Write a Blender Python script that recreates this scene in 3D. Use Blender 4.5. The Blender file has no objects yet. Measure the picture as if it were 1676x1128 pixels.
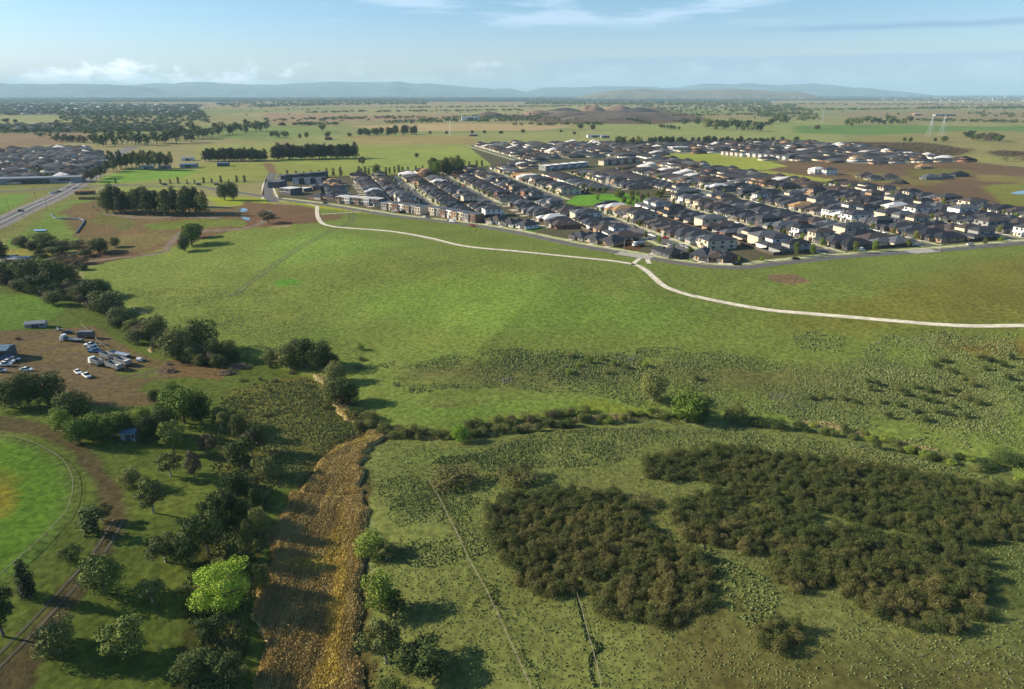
import bpy, math, random
import numpy as np
from mathutils import Vector
rad = math.radians
S = bpy.context.scene
# ---------------------------------------------------------------- camera
CAMH, PITCH, F_PX, W_PX, H_PX = 88.0, rad(20.2), 1117.0, 1676.0, 1128.0
cam_d = bpy.data.cameras.new("camera"); cam = bpy.data.objects.new("camera", cam_d)
S.collection.objects.link(cam); S.camera = cam
cam.location = (0, 0, CAMH); cam.rotation_euler = (math.pi/2 - PITCH, 0, 0)
cam_d.sensor_width = 36; cam_d.lens = F_PX/W_PX*36; cam_d.clip_start = 0.5; cam_d.clip_end = 120000
# ---------------------------------------------------------------- sun, world, exposure
SUN_EL = rad(25); SUN_AZ = rad(7)          # the sun stands at the left, 7 degrees beyond it
to_sun = Vector((-math.cos(SUN_AZ)*math.cos(SUN_EL), math.sin(SUN_AZ)*math.cos(SUN_EL), math.sin(SUN_EL)))
sd = bpy.data.lights.new("sun", 'SUN'); sd.energy = 5.0; sd.angle = rad(0.5); sd.color = (1.0, 0.88, 0.67)
so = bpy.data.objects.new("sun", sd); S.collection.objects.link(so)
so.rotation_euler = to_sun.to_track_quat('Z', 'Y').to_euler(); so.location = (0, 0, 900)
S.view_settings.view_transform = 'Standard'; S.view_settings.look = 'None'
S.view_settings.exposure = 0.90; S.view_settings.gamma = 1.0
S.cycles.use_denoising = True
S.cycles.max_bounces = 4; S.cycles.diffuse_bounces = 2; S.cycles.glossy_bounces = 2
S.cycles.transmission_bounces = 2; S.cycles.transparent_max_bounces = 4; S.cycles.volume_bounces = 0
world = bpy.data.worlds.new("World"); S.world = world; world.use_nodes = True

class NT:
    """tiny node-tree helper"""
    def __init__(s, tree): s.t = tree; s.n = tree.nodes; s.l = tree.links
    def node(s, typ, **kw):
        n = s.n.new(typ)
        for k, v in kw.items(): setattr(n, k, v)
        return n
    def put(s, sock, v):
        if isinstance(v, bpy.types.NodeSocket): s.l.new(v, sock)
        else:
            try: sock.default_value = v
            except Exception: sock.default_value = (*v, 1.0)
    def m(s, op, a, b=0.0, c=0.0, clamp=False):
        n = s.node('ShaderNodeMath', operation=op, use_clamp=clamp)
        s.put(n.inputs[0], a); s.put(n.inputs[1], b); s.put(n.inputs[2], c); return n.outputs[0]
    def mix(s, f, a, b, mode='MIX'):
        n = s.node('ShaderNodeMix', data_type='RGBA', blend_type=mode)
        s.put(n.inputs[0], f); s.put(n.inputs[6], a); s.put(n.inputs[7], b); return n.outputs[2]
    def ramp(s, v, lo, hi, a=0.0, b=1.0):
        n = s.node('ShaderNodeMapRange', interpolation_type='SMOOTHSTEP')
        s.put(n.inputs[0], v); s.put(n.inputs[1], lo); s.put(n.inputs[2], hi); s.put(n.inputs[3], a); s.put(n.inputs[4], b)
        return n.outputs[0]
    def noise(s, vec, scale, detail=4, rough=0.55):
        n = s.node('ShaderNodeTexNoise'); n.inputs['Scale'].default_value = scale
        n.inputs['Detail'].default_value = detail; n.inputs['Roughness'].default_value = rough
        if vec is not None: s.l.new(vec, n.inputs['Vector'])
        return n.outputs[0]
    def comb(s, x, y, z):
        n = s.node('ShaderNodeCombineXYZ'); s.put(n.inputs[0], x); s.put(n.inputs[1], y); s.put(n.inputs[2], z); return n.outputs[0]

def build_world():
    N = NT(world.node_tree)
    bg = world.node_tree.nodes['Background']
    sky = N.node('ShaderNodeTexSky', sky_type='NISHITA', sun_disc=False)
    sky.sun_elevation = SUN_EL
    sky.sun_rotation = math.atan2(to_sun.x, to_sun.y)
    sky.altitude = 200; sky.air_density = 1.0; sky.dust_density = 0.6; sky.ozone_density = 2.2
    tc = N.node('ShaderNodeTexCoord'); sep = N.node('ShaderNodeSeparateXYZ'); N.l.new(tc.outputs['Generated'], sep.inputs[0])
    x, y, z = sep.outputs
    az = N.m('MULTIPLY', N.m('ARCTAN2', x, y), 57.2958); el = N.m('MULTIPLY', N.m('ARCSINE', z), 57.2958)
    # long flat cloud bank low on the right
    edge = N.noise(N.comb(N.m('MULTIPLY', az, 0.10), 0.0, 3.1), 1.0, 3)
    fine = N.noise(N.comb(N.m('MULTIPLY', az, 0.35), N.m('MULTIPLY', el, 2.2), 1.7), 1.0, 5)
    top = N.m('ADD', N.m('ADD', 2.45, N.m('MULTIPLY', edge, 0.35)), N.ramp(az, -14.0, 8.0, -1.2, 0.0))
    bank = N.m('MULTIPLY', N.ramp(N.m('SUBTRACT', top, el), -0.02, 0.14), N.ramp(az, -14.0, 12.0, 0.0, 0.58))
    bank = N.m('MULTIPLY', bank, N.ramp(fine, 0.1, 0.7, 1.0, 0.80))
    # heaped clouds low on the left
    cn = N.noise(N.comb(N.m('MULTIPLY', N.m('ADD', az, 9.0), 0.30), N.m('MULTIPLY', el, 0.62), 17.3), 1.0, 10, 0.68)
    big = N.noise(N.comb(N.m('MULTIPLY', az, 0.16), 0.0, 5.0), 1.0, 2)
    lim = N.m('ADD', N.m('ADD', 0.27, N.m('MULTIPLY', el, 0.115)), N.m('MULTIPLY', N.m('SUBTRACT', 0.5, big), 0.6))
    cum = N.m('MULTIPLY', N.ramp(N.m('SUBTRACT', cn, lim), 0.0, 0.17), N.ramp(az, -22.0, -7.0, 1.0, 0.25))
    cum = N.m('MULTIPLY', cum, N.ramp(el, 2.7, 1.9))
    cum = N.m('MULTIPLY', cum, N.ramp(el, 0.3, 1.0, 0.3, 0.8))
    # high wisps at the top
    wn = N.noise(N.comb(N.m('MULTIPLY', az, 0.11), N.m('MULTIPLY', el, 0.85), 2.2), 1.0, 7, 0.62)
    wi = N.m('MULTIPLY', N.ramp(wn, 0.46, 0.64), N.ramp(el, 4.2, 5.4))
    wi = N.m('MULTIPLY', wi, N.m('MULTIPLY', N.ramp(az, -18.0, -7.0), N.ramp(az, 24.0, 16.0)))
    # thin dark streak on the right
    off = N.m('ADD', 4.05, N.m('MULTIPLY', N.noise(N.comb(N.m('MULTIPLY', az, 0.2), 0.0, 9.0), 1.0, 4), 0.5))
    d = N.m('ABSOLUTE', N.m('SUBTRACT', el, off))
    st = N.m('MULTIPLY', N.ramp(d, 0.34, 0.0), N.m('MULTIPLY', N.ramp(az, 15.0, 24.0), N.ramp(wn, 0.30, 0.62, 0.45, 1.0)))
    c = sky.outputs[0]
    tint = N.mix(N.ramp(el, 0.0, 8.0), (1.00, 1.03, 1.30, 1), (0.74, 0.98, 1.14, 1))
    c = N.mix(1.0, c, tint, 'MULTIPLY')
    bright = N.mix(1.0, c, (1.13, 1.06, 1.02, 1), 'MULTIPLY')
    c = N.mix(N.m('MULTIPLY', wi, 0.6), c, (5.6, 6.9, 8.6, 1))
    c = N.mix(N.m('MULTIPLY', cum, 0.95), c, N.mix(N.ramp(cn, 0.42, 0.68), (7.2, 8.8, 10.5, 1), (16, 16, 15.5, 1)))
    c = N.mix(bank, c, (2.5, 4.1, 6.3, 1))
    c = N.mix(N.m('MULTIPLY', st, 0.95), c, (2.2, 3.6, 5.4, 1))
    N.l.new(c, bg.inputs[0]); bg.inputs[1].default_value = 0.073
build_world()

# ---------------------------------------------------------------- terrain function
R = random.Random(7); NR = np.random.RandomState(11)
_P = NR.rand(256, 256)
def vnoise(x, y, s):                       # smooth value noise 0..1
    x = np.asarray(x, float)/s + 57.3; y = np.asarray(y, float)/s + 91.7
    xi = np.floor(x).astype(int); yi = np.floor(y).astype(int); fx = x-xi; fy = y-yi
    fx = fx*fx*(3-2*fx); fy = fy*fy*(3-2*fy)
    a = _P[xi % 256, yi % 256]; b = _P[(xi+1) % 256, yi % 256]; c = _P[xi % 256, (yi+1) % 256]; e = _P[(xi+1) % 256, (yi+1) % 256]
    return (a*(1-fx)+b*fx)*(1-fy) + (c*(1-fx)+e*fx)*fy
def fbm(x, y, s):
    x = np.asarray(x, float); y = np.asarray(y, float)
    return 0.55*vnoise(x, y, s)+0.3*vnoise(x+31, y-17, s*0.47)+0.15*vnoise(x-77, y+5, s*0.21)

def flat(px, py, h):
    ry = (564-py)/F_PX; dz = -math.sin(PITCH)+ry*math.cos(PITCH); t = -h/dz
    return ((px-838)/F_PX*t, (math.cos(PITCH)+ry*math.sin(PITCH))*t)
CREEK = [flat(*q, 101) for q in [(1900, 810), (1676, 775), (1600, 755), (1500, 735), (1400, 708), (1290, 690), (1160, 690), (1040, 682), (900, 694),
         (790, 708), (700, 716), (600, 700), (560, 665), (510, 615), (420, 590), (330, 575), (270, 555), (215, 525), (150, 485), (80, 450), (-60, 425)]]
REED = [flat(*q, 98) for q in [(600, 700), (565, 760), (545, 830), (545, 950), (520, 1060), (500, 1128), (480, 1350)]]
def seg_dist(x, y, pl):
    x = np.asarray(x, float); y = np.asarray(y, float); best = np.full(x.shape, 1e9)
    for (ax, ay), (bx, by) in zip(pl[:-1], pl[1:]):
        dx, dy = bx-ax, by-ay; L = dx*dx+dy*dy+1e-9
        t = np.clip(((x-ax)*dx+(y-ay)*dy)/L, 0, 1)
        best = np.minimum(best, np.hypot(x-ax-t*dx, y-ay-t*dy))
    return best
def T(x, y):
    x = np.asarray(x, float); y = np.asarray(y, float)
    d = seg_dist(x, y, CREEK); dr = seg_dist(x, y, REED)
    s = np.clip(np.minimum(d, dr+28)/160, 0, 1); s = s*s*(3-2*s)
    z = -13*(1-s) - 1.3*np.exp(-(d/7)**2) - 1.0*np.exp(-(dr/9)**2)
    near = np.clip((335-y)/100, 0, 1)
    return z + near*(fbm(x, y, 60)-0.5)*2.0*np.clip(d/30, 0, 1)
def Tz(x, y): return float(T(np.array([x]), np.array([y]))[0])
def P(px, py):                              # where the sight line of a photo point meets the ground
    ry = (564-py)/F_PX; dz = -math.sin(PITCH)+ry*math.cos(PITCH); dy = math.cos(PITCH)+ry*math.sin(PITCH); dx = (px-838)/F_PX
    if dz > -1e-4: dz = -1e-4
    if CAMH/-dz > 900:
        t = -CAMH/dz; return (dx*t, dy*t)
    ts = np.linspace((CAMH-18)/-dz*0.8, CAMH/-dz*1.24, 300)
    g = CAMH+dz*ts-T(dx*ts, dy*ts); k = int(np.argmax(g < 0)); k = max(k, 1)
    t = ts[k-1]+(ts[k]-ts[k-1])*g[k-1]/(g[k-1]-g[k]+1e-9)
    return (dx*t, dy*t)
def pxm(x, y, z=None):                      # photo pixels per metre at a ground point
    z = Tz(x, y) if z is None else z
    return F_PX/(y*math.cos(PITCH)+(CAMH-z)*math.sin(PITCH))
def proj(x, y, z):
    dep = y*math.cos(PITCH)+(CAMH-z)*math.sin(PITCH); up = y*math.sin(PITCH)-(CAMH-z)*math.cos(PITCH)
    return 838+F_PX*x/dep, 564-F_PX*up/dep
def poly(pts): return [P(*q) for q in pts]
def inside(x, y, pg):
    x = np.asarray(x, float); y = np.asarray(y, float); r = np.zeros(x.shape, bool); n = len(pg)
    for i in range(n):
        x0, y0 = pg[i]; x1, y1 = pg[(i+1) % n]
        if y0 == y1: continue
        c = ((y0 > y) != (y1 > y)) & (x < (x1-x0)*(y-y0)/(y1-y0)+x0); r ^= c
    return r
def ins(x, y, pg): return bool(inside(np.array([x]), np.array([y]), pg)[0])
TH = rad(16.8)
def UV(u, v): return (-u*math.sin(TH)+v*math.cos(TH), u*math.cos(TH)+v*math.sin(TH))
def toUV(x, y): return (-x*math.sin(TH)+y*math.cos(TH), x*math.cos(TH)+y*math.sin(TH))

# ---------------------------------------------------------------- objects and labels
C = bpy.data.collections.new("place"); S.collection.children.link(C)
SEEN = {}
def obj(name, me, mat=None, parent=None):
    o = bpy.data.objects.new(name, me); C.objects.link(o)
    if mat is not None and me is not None:
        if len(me.materials) == 0: me.materials.append(mat)
        else: o.material_slots[0].link = 'OBJECT'; o.material_slots[0].material = mat
    if parent is not None: o.parent = parent
    return o
def tag(o, label, cat, group=None):
    w = label.split()
    if len(w) > 16: print("LONG LABEL", label)
    if label in SEEN and SEEN[label] != (group or '~'): print("DUP LABEL", label)
    if label in SEEN and group is None: print("DUP LABEL", label)
    SEEN[label] = group or '~'
    o['label'] = label; o['category'] = cat
    if group: o['group'] = group
    return o
def thing(name, label, cat, loc, rz=0, group=None, s=1.0):
    o = bpy.data.objects.new(name, None); C.objects.link(o); o.location = loc; o.rotation_euler = (0, 0, rz)
    o.scale = (s, s, s) if not isinstance(s, tuple) else s; o.empty_display_size = 0.5
    return tag(o, label, cat, group)
def struct(o, kind='structure', label=None):
    o['kind'] = kind
    if label: o['label'] = label
    return o
ORD = "first second third fourth fifth sixth seventh eighth ninth tenth eleventh twelfth thirteenth fourteenth fifteenth sixteenth seventeenth eighteenth nineteenth".split()
TENS = {2: 'twent', 3: 'thirt', 4: 'fort', 5: 'fift', 6: 'sixt', 7: 'sevent', 8: 'eight', 9: 'ninet'}
def nth(i):
    if i < 19: return ORD[i]
    n = i+1
    if n % 10 == 0: return TENS[n//10]+'ieth'
    return TENS[n//10]+'y-'+ORD[n % 10-1]

class MB:
    def __init__(s): s.v = []; s.f = []
    def quad(s, *p): k = len(s.v); s.v += list(p); s.f.append(tuple(range(k, k+len(p)))); return s
    def box(s, x0, x1, y0, y1, z0, z1):
        k = len(s.v); s.v += [(x, y, z) for z in (z0, z1) for x, y in ((x0, y0), (x1, y0), (x1, y1), (x0, y1))]
        s.f += [tuple(k+i for i in q) for q in ((3, 2, 1, 0), (4, 5, 6, 7), (0, 1, 5, 4), (1, 2, 6, 5), (2, 3, 7, 6), (3, 0, 4, 7))]; return s
    def hip(s, x0, x1, y0, y1, z, pitch=0.50, fas=0.22):
        s.box(x0, x1, y0, y1, z-fas, z); w = min(x1-x0, y1-y0)/2; h = w*pitch; k = len(s.v)
        if y1-y0 >= x1-x0: a = ((x0+x1)/2, y0+w, z+h); b = ((x0+x1)/2, y1-w, z+h); q = ((0, 1, 4), (1, 2, 5, 4), (2, 3, 5), (3, 0, 4, 5))
        else: a = (x0+w, (y0+y1)/2, z+h); b = (x1-w, (y0+y1)/2, z+h); q = ((0, 1, 5, 4), (1, 2, 5), (2, 3, 4, 5), (3, 0, 4))
        e = z+0.003
        s.v += [(x0, y0, e), (x1, y0, e), (x1, y1, e), (x0, y1, e), a, b]; s.f += [tuple(k+i for i in t) for t in q]; return s
    def gable(s, x0, x1, y0, y1, z, h):
        k = len(s.v); m = (x0+x1)/2
        s.v += [(x0, y0, z), (x1, y0, z), (x1, y1, z), (x0, y1, z), (m, y0, z+h), (m, y1, z+h)]
        s.f += [tuple(k+i for i in t) for t in ((0, 1, 4), (1, 2, 5, 4), (2, 3, 5), (3, 0, 4, 5), (3, 2, 1, 0))]; return s
    def tube(s, a, b, r0, r1, n=6, cap=True):
        a = Vector(a); b = Vector(b); d = (b-a).normalized(); u = d.orthogonal().normalized(); w = d.cross(u); k = len(s.v)
        for p, r in ((a, r0), (b, r1)):
            for i in range(n):
                t = 2*math.pi*i/n; s.v.append(tuple(p+u*math.cos(t)*r+w*math.sin(t)*r))
        for i in range(n): j = (i+1) % n; s.f.append((k+i, k+j, k+n+j, k+n+i))
        if cap: s.f.append(tuple(range(k+n-1, k-1, -1))); s.f.append(tuple(range(k+n, k+2*n)))
        return s
    def mesh(s, name, smooth=False):
        me = bpy.data.meshes.new(name); me.from_pydata(s.v, [], s.f); me.update()
        if smooth: me.polygons.foreach_set('use_smooth', [True]*len(me.polygons))
        return me
    def obj(s, name, mat, parent=None): return obj(name, s.mesh(name), mat, parent)
def np_mesh(name, V, Fq, col=None):
    """V (n,3), Fq (m,k) with k = 3 or 4"""
    me = bpy.data.meshes.new(name); k = Fq.shape[1]
    me.vertices.add(len(V)); me.vertices.foreach_set('co', np.ascontiguousarray(V, np.float32).ravel())
    me.loops.add(Fq.size); me.loops.foreach_set('vertex_index', Fq.astype(np.int32).ravel())
    me.polygons.add(len(Fq)); me.polygons.foreach_set('loop_start', np.arange(0, Fq.size, k, dtype=np.int32))
    if col is not None:
        a = me.color_attributes.new('tone', 'FLOAT_COLOR', 'POINT')
        a.data.foreach_set('color', np.ascontiguousarray(np.c_[col, np.ones(len(col))], np.float32).ravel())
    me.update(calc_edges=True); return me

# ---------------------------------------------------------------- materials
MATS = {}
def lin(c): return tuple(((v/255)/12.92 if v <= 10 else (((v/255)+0.055)/1.055)**2.4) for v in c)
def mat(name, col, rough=0.85, var=0.15, scale=1.5, spec=0.2, metal=0.0, obj_var=0.0, bump=0.0, emit=None):
    if name in MATS: return MATS[name]
    m = bpy.data.materials.new(name); m.use_nodes = True; N = NT(m.node_tree); b = m.node_tree.nodes['Principled BSDF']
    tc = N.node('ShaderNodeTexCoord'); n = N.noise(tc.outputs['Object'], scale, 5)
    f = N.ramp(n, 0.3, 0.7, 1-var, 1+var)
    if obj_var:
        oi = N.node('ShaderNodeObjectInfo'); f = N.m('MULTIPLY', f, N.ramp(oi.outputs['Random'], 0, 1, 1-obj_var, 1+obj_var))
    c = N.mix(1.0, (*col, 1), N.comb(f, f, f), 'MULTIPLY')
    N.l.new(c, b.inputs['Base Color']); b.inputs['Roughness'].default_value = rough; b.inputs['Specular IOR Level'].default_value = spec
    b.inputs['Metallic'].default_value = metal
    if bump:
        bp = N.node('ShaderNodeBump'); bp.inputs['Strength'].default_value = 1.0; bp.inputs['Distance'].default_value = bump
        N.l.new(N.noise(tc.outputs['Object'], scale*2.5, 4), bp.inputs['Height']); N.l.new(bp.outputs[0], b.inputs['Normal'])
    MATS[name] = m; return m
def leafmat(name, a, b_, scale=0.5, isl=0.55):
    m = bpy.data.materials.new(name); m.use_nodes = True; N = NT(m.node_tree); b = m.node_tree.nodes['Principled BSDF']
    tc = N.node('ShaderNodeTexCoord'); geo = N.node('ShaderNodeNewGeometry'); oi = N.node('ShaderNodeObjectInfo')
    n = N.noise(tc.outputs['Object'], scale, 4)
    f = N.m('ADD', N.m('MULTIPLY', N.m('SUBTRACT', n, 0.5), 2.2), N.m('ADD', N.m('MULTIPLY', N.m('SUBTRACT', geo.outputs['Random Per Island'], 0.5), isl), N.m('MULTIPLY', oi.outputs['Random'], 0.9)), clamp=True)
    N.l.new(N.mix(f, (*a, 1), (*b_, 1)), b.inputs['Base Color'])
    b.inputs['Roughness'].default_value = 0.75; b.inputs['Specular IOR Level'].default_value = 0.15
    MATS[name] = m; return m
def stone(name): return MATS[name]
def tonemat(name, bump=0.25, bscale=0.9, bump2=0.0):
    m = bpy.data.materials.new(name); m.use_nodes = True; N = NT(m.node_tree); b = m.node_tree.nodes['Principled BSDF']
    at = N.node('ShaderNodeVertexColor', layer_name='tone'); tc = N.node('ShaderNodeTexCoord')
    n1 = N.noise(tc.outputs['Object'], bscale, 5, 0.65); n2 = N.noise(tc.outputs['Object'], 0.045, 6, 0.6); n3 = N.noise(tc.outputs['Object'], 0.006, 5, 0.55)
    f = N.m('MULTIPLY', N.ramp(n1, 0.3, 0.7, 0.66, 1.32), N.m('MULTIPLY', N.ramp(n2, 0.3, 0.7, 0.92, 1.08), N.ramp(n3, 0.3, 0.7, 0.93, 1.07)))
    c = N.mix(1.0, at.outputs[0], N.comb(f, f, f), 'MULTIPLY')
    # dry straw flecks
    c = N.mix(N.m('MULTIPLY', N.ramp(n2, 0.52, 0.72), 0.22), c, N.mix(1.0, c, (1.45, 1.05, 1.15, 1), 'MULTIPLY'))
    N.l.new(c, b.inputs['Base Color']); b.inputs['Roughness'].default_value = 0.95; b.inputs['Specular IOR Level'].default_value = 0.05
    bp = N.node('ShaderNodeBump'); bp.inputs['Strength'].default_value = 1.0; bp.inputs['Distance'].default_value = bump
    vo = N.node('ShaderNodeTexVoronoi'); vo.inputs['Scale'].default_value = 0.42; N.l.new(tc.outputs['Object'], vo.inputs['Vector'])
    N.l.new(N.m('ADD', n1, N.m('MULTIPLY', vo.outputs['Distance'], -0.55)), bp.inputs['Height']); N.l.new(bp.outputs[0], b.inputs['Normal'])
    MATS[name] = m; return m
GM = tonemat('ground_cover', 0.20, 0.55)
ASPH = mat('asphalt', (0.115, 0.108, 0.105), 0.9, 0.2, 0.3)
CONC = mat('concrete', (0.58, 0.52, 0.41), 0.85, 0.22, 0.35)
KERB = mat('kerb_concrete', (0.36, 0.34, 0.29), 0.85, 0.1, 0.5)
VERGE = mat('verge_grass', (0.24, 0.27, 0.075), 0.95, 0.35, 0.15)
WHITE = mat('white_paint', (0.78, 0.77, 0.74), 0.6, 0.05)
GLASS = mat('window_glass', (0.03, 0.035, 0.045), 0.1, 0.1, 1.0, 0.5)
BARK = mat('bark', (0.17, 0.14, 0.11), 0.9, 0.3, 2.0)
PALEBARK = mat('pale_bark', (0.40, 0.37, 0.32), 0.8, 0.3, 2.0)
STEEL = mat('galvanised_steel', (0.38, 0.40, 0.42), 0.45, 0.1, 2.0, 0.5, 0.6)
WOOD = mat('weathered_timber', (0.16, 0.125, 0.09), 0.9, 0.3, 2.0)
PALING = mat('paling_timber', (0.075, 0.062, 0.052), 0.9, 0.25, 0.7, obj_var=0.25)
DIRT = mat('bare_earth', (0.15, 0.115, 0.08), 0.95, 0.25, 0.2)
RUBBER = mat('rubber', (0.02, 0.02, 0.02), 0.8, 0.1)

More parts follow.
